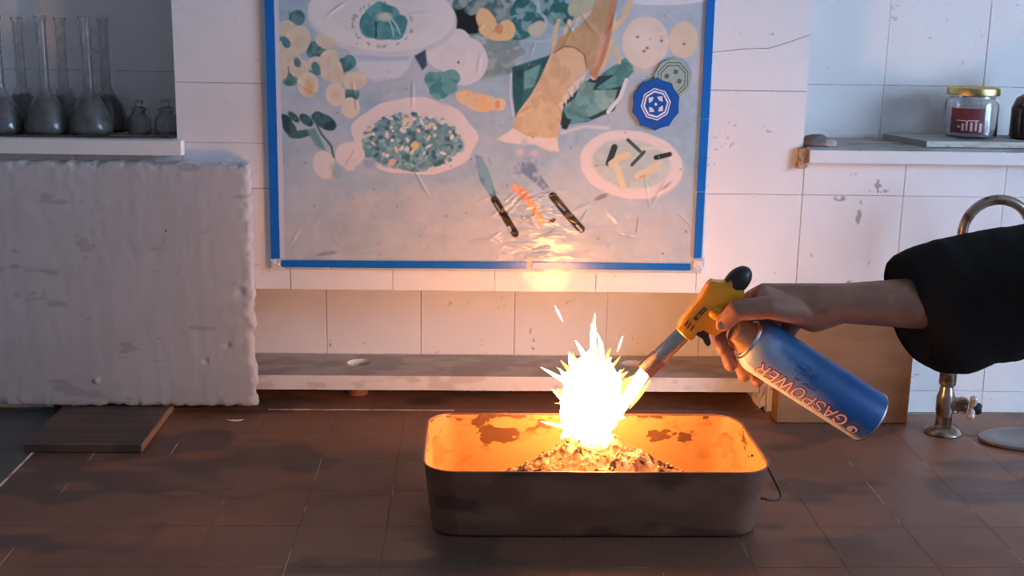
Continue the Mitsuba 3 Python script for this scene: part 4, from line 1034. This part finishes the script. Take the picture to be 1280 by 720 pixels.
for g, dz, mat, nm in ((dk.difference(shapely.Point(0.0, 0.0).buffer(0.0063, 20)), 0.0003, 'm_red_ink', 'emblem_ring'), (shapely.Point(0, 0).buffer(0.0062, 20), 0.0002, 'm_white_ink', 'emblem'),
                       (shapely.Point(-0.0012, 0.001).buffer(0.0036, 12).difference(shapely.Point(0.001, 0.002).buffer(0.003, 12)), 0.0004, 'm_blue_ink', 'emblem_swirl')):
    e = trimesh.creation.extrude_polygon(g, 0.0002, engine='earcut')
    e.apply_translation((0, 0, dz))
    part(can, nm, wrap(fine(e), 0.1615, 50), mat)
part(can, 'top_rim', along(lathe([(0.020, -0.003), (0.0250, -0.003), (0.0258, -0.0015), (0.0258, 0.001), (0.0248, 0.0022), (0.020, 0.0022)], n=56), c0, c1), 'm_rim_metal', 30)
part(can, 'base_rim', along(lathe([(0.026, cl - 0.003), (R_C + 0.0004, cl - 0.003), (R_C + 0.0006, cl - 0.0008), (R_C - 0.0008, cl + 0.0004), (0.028, cl - 0.001), (0.026, cl - 0.003)], n=56), c0, c1), 'm_rim_metal', 30)
part(can, 'neck', along(lathe([(0, -0.022), (0.0125, -0.022), (0.0150, -0.020), (0.0195, -0.008), (0.0215, -0.003), (0.0200, 0.0), (0, 0.0)], n=48), c0, c1), 'm_collar', 30, label='beige neck collar')

# ------------------------------------------------------------------ person: hand, forearm, sleeve
person = thing('person', 'person reaching in from the right in a black sleeve, bare hand gripping the torch', 'person')
def N(p, r):
    return (np.array(p), r)
H = []
wrist = [N((0.4413, -0.372, 0.2614), 0.0235), N((0.4478, -0.352, 0.2556), 0.0230)]
fore = [N((0.5256, -0.372, 0.2621), 0.0300), N((0.534, -0.35, 0.2568), 0.0300), N((0.6199, -0.375, 0.2696), 0.036), N((0.6311, -0.35, 0.2637), 0.036)]
def hull(nodes):
    return manifold3d.Manifold.batch_hull([manifold3d.Manifold.sphere(r, 32).translate(tuple(map(float, p))) for p, r in nodes])
H.append(hull(wrist + fore[:2]))
H.append(hull(fore))
mcp = dict(index=N((0.3477, -0.34, 0.2587), 0.0135), middle=N((0.3647, -0.328, 0.251), 0.0135), ring=N((0.3827, -0.322, 0.2396), 0.0125), pinky=N((0.4007, -0.324, 0.2291), 0.0115))
heel = [N((0.4105, -0.37, 0.245), 0.0195), N((0.4194, -0.345, 0.2457), 0.019)]
H.append(hull(wrist + heel))
H.append(hull(wrist + [mcp['index'], mcp['middle'], N((0.3599, -0.352, 0.2656), 0.0125)]))
H.append(hull([wrist[1], mcp['middle'], mcp['ring'], mcp['pinky'], heel[1]]))
H.append(hull([mcp['index'], N((0.353, -0.352, 0.2685), 0.0115), N((0.3776, -0.372, 0.2559), 0.0150), wrist[0], heel[0]]))
fing = dict(index=[mcp['index'], N((0.3128, -0.336, 0.2365), 0.0098), N((0.303, -0.342, 0.2149), 0.0084), N((0.3043, -0.363, 0.2027), 0.0084)],
            middle=[mcp['middle'], N((0.3301, -0.325, 0.2156), 0.0098), N((0.3166, -0.33, 0.1904), 0.0082), N((0.3165, -0.357, 0.1811), 0.0086)],
            ring=[mcp['ring'], N((0.3557, -0.3175, 0.1974), 0.0095), N((0.3352, -0.327, 0.1723), 0.0080), N((0.3358, -0.349, 0.1646), 0.0080)],
            pinky=[mcp['pinky'], N((0.3793, -0.318, 0.1854), 0.0084), N((0.3525, -0.328, 0.1614), 0.0070), N((0.3545, -0.343, 0.1547), 0.0070)])
for f in fing.values():
    H += hull_chain(f)
thumb = [N((0.4039, -0.372, 0.2503), 0.0175), N((0.3516, -0.388, 0.2597), 0.0138), N((0.3135, -0.387, 0.2552), 0.0122), N((0.3004, -0.382, 0.2384), 0.0098)]
H += hull_chain(thumb)
H.append(hull([thumb[0], thumb[1], N((0.3544, -0.358, 0.268), 0.0110)]))
arm = manifold3d.Manifold.batch_boolean(H, manifold3d.OpType.Add).refine_to_length(0.0024)
arm = tm(arm)
arm.merge_vertices()
trimesh.smoothing.filter_taubin(arm, 0.5, 0.52, 10)
part(person, 'arm', arm, 'm_skin', True)
tn = trimesh.creation.icosphere(3, 1.0)
tn.apply_scale((0.0045, 0.0022, 0.0062))
tn.apply_transform(trimesh.transformations.rotation_matrix(0.55, (0, 1, 0)))
tn.apply_translation(np.array((0.2952, -0.389, 0.2372)))
part(person, 'thumbnail', tn, 'm_nail', True)

SE = [((0.5064, -0.362, 0.3122), (0.5449, -0.362, 0.1872), .058), ((0.5103, -0.363, 0.3182), (0.5509, -0.363, 0.1825), .062), ((0.5311, -0.366, 0.3296), (0.569, -0.366, 0.1755), .067), ((0.5674, -0.368, 0.3419), (0.6004, -0.368, 0.1773), .070),
      ((0.6124, -0.372, 0.3517), (0.6328, -0.372, 0.1888), .073), ((0.6554, -0.38, 0.3603), (0.6736, -0.38, 0.2014), .076), ((0.7236, -0.41, 0.3737), (0.7419, -0.41, 0.2165), .080), ((0.7617, -0.44, 0.3811), (0.7787, -0.44, 0.231), .082), ((0.7851, -0.49, 0.3916), (0.8009, -0.49, 0.2471), .084)]
from scipy.interpolate import PchipInterpolator
tp = np.arange(len(SE))
A = PchipInterpolator(tp, np.array([s[0] for s in SE]))(np.linspace(0, len(SE) - 1, 90))
B = PchipInterpolator(tp, np.array([s[1] for s in SE]))(np.linspace(0, len(SE) - 1, 90))
D = PchipInterpolator(tp, np.array([s[2] for s in SE]))(np.linspace(0, len(SE) - 1, 90))
ths = np.linspace(0, 2 * np.pi, 96, endpoint=False)
def ring_at(k, s=1.0, dx=0.0):
    c, h = (A[k] + B[k]) / 2, (A[k] - B[k]) / 2
    return c + s * (np.cos(ths)[:, None] * h + np.sin(ths)[:, None] * np.array([0.25, -1, 0]) * D[k] * 0.72) + np.array([dx, 0, 0])
srings = [ring_at(8, 0.80, 0.0), ring_at(3, 0.90, 0.0), ring_at(1, 0.95, 0.0), ring_at(0, 0.965, -0.0015), ring_at(0, 0.99, -0.002)] + [ring_at(k) for k in range(90)]
sv = rings_mesh(srings, True, True)
vv = np.array(sv.vertices)
fold = meshkit.fbm(np.stack([vv[:, 0] * 26 + vv[:, 2] * 14, vv[:, 1] * 16, vv[:, 2] * 10], 1), 3, 7) - 0.5
sv.vertices = vv + sv.vertex_normals * (fold * 0.010)[:, None]
part(person, 'sleeve', sv, 'm_sleeve', True, label='loose black sleeve')

# the rest of the person stands to the right of the picture and shades the bench from the window
elbow, shoulder = np.array((0.8024, -0.5, 0.3234)), np.array([1.06, -0.86, 0.455])
def blob(nodes, edge=0.012, n=12):
    m = manifold3d.Manifold.batch_boolean(nodes, manifold3d.OpType.Add).refine_to_length(edge)
    m = tm(m)
    m.merge_vertices()
    trimesh.smoothing.filter_taubin(m, 0.5, 0.52, n)
    return m
fw = np.array([-0.64, 0.77, 0.0])          # the way the person faces
rt = np.array([0.77, 0.64, 0.0])           # towards the person's right hand
tc = np.array([1.19, -1.08, 0.0])
P3 = lambda r, f, z: tc + rt * r + fw * f + np.array([0, 0, z])
jk = [hull([N(P3(-0.17, 0.01, 0.47), 0.060), N(P3(0.15, 0.06, 0.455), 0.062), N(P3(-0.11, 0.0, 0.30), 0.105), N(P3(0.10, 0.02, 0.30), 0.105)]),
      hull([N(P3(-0.11, 0.0, 0.30), 0.105), N(P3(0.10, 0.02, 0.30), 0.105), N(P3(-0.09, -0.02, -0.05), 0.105), N(P3(0.09, -0.02, -0.05), 0.105)]),
      hull([N(P3(0, 0.02, 0.47), 0.075), N(P3(0, 0.04, 0.54), 0.060)])]
jk += hull_chain([N(P3(0.15, 0.06, 0.45), 0.066), N(shoulder, 0.066), N(elbow, 0.062)])
jk += hull_chain([N(P3(-0.18, 0.01, 0.46), 0.064), N(P3(-0.25, -0.02, 0.17), 0.052), N(P3(-0.25, 0.05, -0.07), 0.043)])
part(person, 'jacket', blob(jk), 'm_sleeve', True, label='black jacket')
tr = []
for sgn in (-1, 1):
    tr += hull_chain([N(P3(0.085 * sgn, -0.02, -0.06), 0.095), N(P3(0.09 * sgn, 0.0, -0.45), 0.064), N(P3(0.09 * sgn, -0.03, -0.83), 0.048)])
tr.append(hull([N(P3(-0.085, -0.02, -0.06), 0.095), N(P3(0.085, -0.02, -0.06), 0.095)]))
part(person, 'trousers', blob(tr), 'm_trousers', True)
for sgn in (-1, 1):
    part(person, 'shoe', blob([hull([N(P3(0.09 * sgn, -0.06, -0.862), 0.036), N(P3(0.10 * sgn, 0.13, -0.868), 0.030), N(P3(0.09 * sgn, -0.03, -0.82), 0.042)])], 0.01, 6), 'm_black_plastic', True)
hd_ = [hull([N(P3(0, 0.05, 0.705), 0.080), N(P3(0, 0.105, 0.615), 0.030), N(P3(0, 0.03, 0.72), 0.082), N(P3(0, 0.08, 0.64), 0.050)]),
       hull([N(P3(0, 0.03, 0.53), 0.052), N(P3(0, 0.05, 0.64), 0.054)]),
       hull([N(P3(0, 0.132, 0.695), 0.008), N(P3(0, 0.146, 0.662), 0.012), N(P3(0, 0.118, 0.662), 0.016)]),
       hull([N(P3(-0.014, 0.128, 0.634), 0.007), N(P3(0.014, 0.128, 0.634), 0.007)])]
for sgn in (-1, 1):
    hd_.append(hull([N(P3(0.080 * sgn, 0.035, 0.690), 0.010), N(P3(0.078 * sgn, 0.040, 0.660), 0.008), N(P3(0.084 * sgn, 0.022, 0.685), 0.008)]))
part(person, 'head', blob(hd_, 0.006, 8), 'm_skin', True)
for sgn in (-1, 1):
    ey = trimesh.creation.icosphere(2, 0.0115)
    ey.apply_translation(P3(0.032 * sgn, 0.1165, 0.700))
    part(person, 'eye', ey, 'm_eye', True)
part(person, 'hair', blob([hull([N(P3(0, 0.012, 0.735), 0.086), N(P3(0, 0.055, 0.755), 0.070), N(P3(0, -0.012, 0.68), 0.074)])], 0.008, 4), 'm_hair', True, label='short dark hair')

# ------------------------------------------------------------------ glassware on the left shelf
ZL = 0.4058
def flask_profile(s=1.0, neck=0.160):
    o = [(0, 0), (0.026, 0), (0.0305, 0.003), (0.0320, 0.010), (0.0300, 0.020), (0.0235, 0.038), (0.0158, 0.052), (0.0108, 0.0605), (0.0080, 0.0650), (0.0074, 0.070), (0.0072, 0.10), (0.0072, neck), (0.0092, neck + 0.004), (0.0092, neck + 0.008)]
    i = [(0.0078, neck + 0.008), (0.0060, neck), (0.0060, 0.10), (0.0062, 0.070), (0.0066, 0.0645), (0.0094, 0.0600), (0.0144, 0.0515), (0.0220, 0.038), (0.0284, 0.020), (0.0303, 0.010), (0.0288, 0.0042), (0.025, 0.0018), (0, 0.0018)]
    return [(r * s, z * s) for r, z in o + i]

FL = [(-0.676, 0.030, 1.0, 'glass flask in the front row at the left edge of the shelf'), (-0.6125, 0.032, 1.0, 'middle glass flask in the front row on the left shelf'), (-0.5500, 0.033, 1.0, 'rightmost glass flask in the front row on the left shelf'),
      (-0.6670, 0.094, 0.98, 'leftmost long-necked glass flask in the back row on the left shelf'), (-0.6050, 0.094, 0.98, 'middle glass flask in the back row on the left shelf'), (-0.5430, 0.094, 0.98, 'glass flask in the back row nearest the small stoppered bottles')]
fprof = {}
for x, y, s, lab in FL:
    key = thing('flask', lab, 'flask', 'long-necked flasks on the left shelf')
    part(key, 'vessel', lathe(flask_profile(s), (x, y, ZL), 56), 'm_dusty_glass', 40)
    part(key, 'residue', lathe([(0, 0.0023), (0.0248, 0.0023), (0.0276, 0.0050), (0.0294, 0.010), (0.0272, 0.0200), (0.0208, 0.0380), (0.0132, 0.0510), (0.0100, 0.0520), (0, 0.0525)], (x, y, ZL), 40), 'm_residue', 40, label='dark dried residue')
for x, y, h, lab in ((-0.4860, 0.055, 0.030, 'small stoppered glass bottle beside the flasks'), (-0.4475, 0.058, 0.030, 'small glass bottle at the right end of the left shelf')):
    key = thing('bottle', lab, 'bottle', 'small bottles on the left shelf')
    o = [(0, 0), (0.0150, 0), (0.0165, 0.002), (0.0165, 0.021), (0.0140, 0.026), (0.0095, 0.029), (0.0095, 0.034), (0.0120, 0.036), (0.0120, 0.038)]
    i = [(0.0085, 0.038), (0.0080, 0.030), (0.0125, 0.0245), (0.0152, 0.020), (0.0152, 0.003), (0.014, 0.0016), (0, 0.0016)]
    part(key, 'vessel', lathe(o + i, (x, y, ZL), 40), 'm_dusty_glass', 40)
    part(key, 'stopper', lathe([(0, 0.028), (0.0070, 0.028), (0.0078, 0.0385), (0.0050, 0.041), (0.0072, 0.046), (0.0060, 0.049), (0, 0.0495)], (x, y, ZL), 32), 'm_dusty_glass', 40, label='ground glass stopper')
cab = spline([(-0.66, -0.004, ZL + 0.0012), (-0.61, -0.002, ZL + 0.0012), (-0.56, 0.002, ZL + 0.0012), (-0.51, -0.003, ZL + 0.0012), (-0.475, 0.004, ZL + 0.0012), (-0.43, 0.003, ZL + 0.0012)], 50)
key = thing('cord', 'thin reddish cord lying along the front of the left shelf', 'cord')
solo(key, tube(cab, 0.0011, 8), 'm_rag', True)

# ------------------------------------------------------------------ right shelf: slab, jar, bottle, putty
ZR = 0.4067
slab = trimesh.creation.extrude_polygon(Polygon([(0.668, 0.008), (1.10, 0.006), (1.10, 0.118), (0.640, 0.112)]), 0.0090, engine='earcut')
slab.apply_translation((0, 0, ZR))
key = thing('stone_plate', 'thin grey plate with pale edge lying on the right shelf under the jar', 'plate')
part(key, 'plate', slab, 'm_slab')
part(key, 'edge', cat([chamfer_box(0.6685, 1.099, 0.0050, 0.0078, ZR + 0.0006, ZR + 0.0088, 0.0003)]), 'm_slab_edge', label='pale broken front edge')
ZP = ZR + 0.0093
jx, jy = 0.7540, 0.062
jar = thing('jar', 'empty glass jar with gold lid and dark red label', 'jar')
jo = [(0, 0), (0.0350, 0), (0.0385, 0.0030), (0.0390, 0.008), (0.0390, 0.050), (0.0375, 0.0565), (0.0335, 0.0600), (0.0335, 0.0705)]
ji = [(0.0310, 0.0705), (0.0310, 0.0590), (0.0350, 0.0555), (0.0366, 0.049), (0.0366, 0.009), (0.034, 0.0045), (0, 0.0040)]
part(jar, 'vessel', lathe(jo + ji, (jx, jy, ZP), 64), 'm_glass', 40)
part(jar, 'lid', lathe([(0, 0.0760), (0.033, 0.0760), (0.0368, 0.0752), (0.0380, 0.0735), (0.0380, 0.0660), (0.0372, 0.0642), (0.0362, 0.0642), (0.0362, 0.0735), (0, 0.0738)][::-1], (jx, jy, ZP), 64), 'm_gold_lid', 40, label='gold screw lid')

def curved(x0, x1, z0, z1, r, mat, name, label=None, parent=None):
    """A piece of label round the jar: arc metres from its front."""
    a = np.linspace(x0, x1, 24) / r - math.pi / 2
    V = np.array([(jx + r * math.cos(t), jy + r * math.sin(t), ZP + z) for z in (z0, z1) for t in a])
    V2 = np.array([(jx + (r + 0.0002) * math.cos(t), jy + (r + 0.0002) * math.sin(t), ZP + z) for z in (z0, z1) for t in a])
    n = len(a)
    i = np.arange(n - 1)
    f = np.vstack([np.stack([i, i + 1, n + i + 1], 1), np.stack([i, n + i + 1, n + i], 1)])
    m = trimesh.Trimesh(np.vstack([V, V2]), np.vstack([f[:, ::-1], f + 2 * n]), process=False)
    return part(parent or jar, name, m, mat, False, label=label)

lab = curved(-0.046, 0.004, 0.0095, 0.0460, 0.0393, 'm_label_red', 'label', 'dark red paper label')
rl = random.Random(3)
for x0, x1, z0, z1 in ((-0.028, -0.024, 0.013, 0.024), (-0.022, -0.019, 0.014, 0.028), (-0.016, -0.012, 0.013, 0.026), (-0.009, -0.006, 0.014, 0.027), (-0.003, 0.001, 0.012, 0.025), (-0.034, -0.030, 0.017, 0.021), (-0.020, -0.004, 0.0275, 0.0295), (-0.036, -0.022, 0.0275, 0.0290)):
    curved(x0, x1, z0, z1, 0.0397, 'm_label_print', 'print', parent=lab)
key = thing('brown_bottle', 'dark brown bottle at the right end of the shelf beside the jar', 'bottle')
part(key, 'vessel', lathe([(0, 0), (0.030, 0), (0.0335, 0.003), (0.0335, 0.045), (0.028, 0.060), (0.016, 0.068), (0.016, 0.074), (0, 0.074)], (0.8500, 0.060, ZP), 48), 'm_brown_glass', 40)
part(key, 'cap', lathe([(0, 0.0742), (0.018, 0.0742), (0.018, 0.092), (0.0165, 0.094), (0, 0.094)], (0.8500, 0.060, ZP), 40), 'm_bottle_top', 40, label='yellowish cap')
pt = trimesh.creation.icosphere(4, 1.0)
pt.vertices = pt.vertices * (0.86 + 0.3 * meshkit.fbm(pt.vertices * 1.7 + 4, 3, 3))[:, None] * np.array([0.0215, 0.016, 0.0125])
pt.vertices[:, 2] = np.maximum(pt.vertices[:, 2], -0.004)
pt.apply_translation((0.5060, 0.008, ZR + 0.0042))
key = thing('putty_lump', 'dark grey lump of putty on the left end of the right shelf', 'lump')
part(key, 'lump', pt, 'm_putty', True)
pf = trimesh.creation.icosphere(3, 1.0)
pf.vertices = pf.vertices * (0.85 + 0.3 * meshkit.fbm(pf.vertices * 1.7 + 9, 3, 3))[:, None] * np.array([0.0125, 0.0085, 0.0075])
pf.vertices[:, 2] = np.maximum(pf.vertices[:, 2], -0.0035)
pf.apply_translation((0.5215, 0.000, ZR + 0.0037))
part(key, 'broken_face', pf, 'm_putty_pale', True, label='paler broken piece')

# ------------------------------------------------------------------ tap and sink
tx, ty = 0.6950, -0.092
tap = thing('tap', 'tarnished gooseneck laboratory tap standing on the bench at the right', 'tap')
part(tap, 'base', lathe([(0, 0.0004), (0.0255, 0.0004), (0.0262, 0.002), (0.0240, 0.0060), (0.0150, 0.0105), (0.0120, 0.014), (0, 0.014)], (tx, ty, 0), 48), 'm_tap', 40)
part(tap, 'column', lathe([(0, 0.012), (0.0115, 0.012), (0.0115, 0.030), (0.0132, 0.034), (0.0132, 0.056), (0.0110, 0.062), (0.0090, 0.072), (0.0120, 0.075), (0.0120, 0.092), (0.0085, 0.096), (0, 0.096)], (tx, ty, 0), 40), 'm_tap', 40)
arc = [(tx, ty, z) for z in np.linspace(0.09, 0.300, 14)]
arc += [(tx - 0.0 + 0.046 - 0.046 * math.cos(t), ty - 0.004 * t, 0.300 + 0.046 * math.sin(t)) for t in np.linspace(0.12, math.pi, 26)]
arc += [(tx + 0.092, ty - 0.013, 0.300 - z) for z in (0.01, 0.025, 0.05)]
part(tap, 'spout', tube(arc, 0.0072, 20), 'm_tap', True, label='curved gooseneck spout')
part(tap, 'valve', along(lathe([(0, 0), (0.0100, 0), (0.0105, 0.010), (0.0125, 0.012), (0.0125, 0.020), (0.0080, 0.024), (0, 0.024)], n=32), (tx + 0.006, ty - 0.004, 0.047), (tx + 0.05, ty - 0.022, 0.043)), 'm_tap', 40)
hc = np.array((tx + 0.0330, ty - 0.0165, 0.0445))
hd = np.array((0.9, -0.36, -0.09))
hd /= np.linalg.norm(hd)
e1 = np.cross(hd, (0, 0, 1)); e1 /= np.linalg.norm(e1)
e2 = np.cross(hd, e1)
for k in range(4):
    a = 0.5 + k * math.pi / 2
    p1 = hc + (e1 * math.cos(a) + e2 * math.sin(a)) * 0.0175
    mm = manifold3d.Manifold.batch_hull([manifold3d.Manifold.sphere(0.0045, 16).translate(tuple(hc)), manifold3d.Manifold.sphere(0.0052, 16).translate(tuple(p1))])
    part(tap, 'handle_arm', tm(mm), 'm_tap_handle', 40, label='pale arm of the cross handle' if k == 0 else None)
part(tap, 'handle_hub', along(lathe([(0, 0), (0.0085, 0), (0.0085, 0.008), (0.0060, 0.011), (0, 0.011)], n=28), hc + hd * 0.002, hc + hd), 'm_black_plastic', 40, label='dark hub of the handle')
sx, sy = 0.8080, -0.128
sk = lathe([(0.0, -0.0), (0.050, 0.0006), (0.072, 0.0010), (0.0735, 0.0030), (0.0725, 0.0055), (0.060, 0.0075), (0.050, 0.0060), (0.042, 0.0035), (0.0, 0.0030)], (0, 0, 0), 64)
sk.apply_scale((1.0, 0.62, 1.0))
sk.apply_translation((sx, sy, 0.0004))
key = thing('sink_cup', 'shallow oval grey ceramic sink rim on the bench below the tap', 'sink')
solo(key, sk, 'm_ceramic', 40)
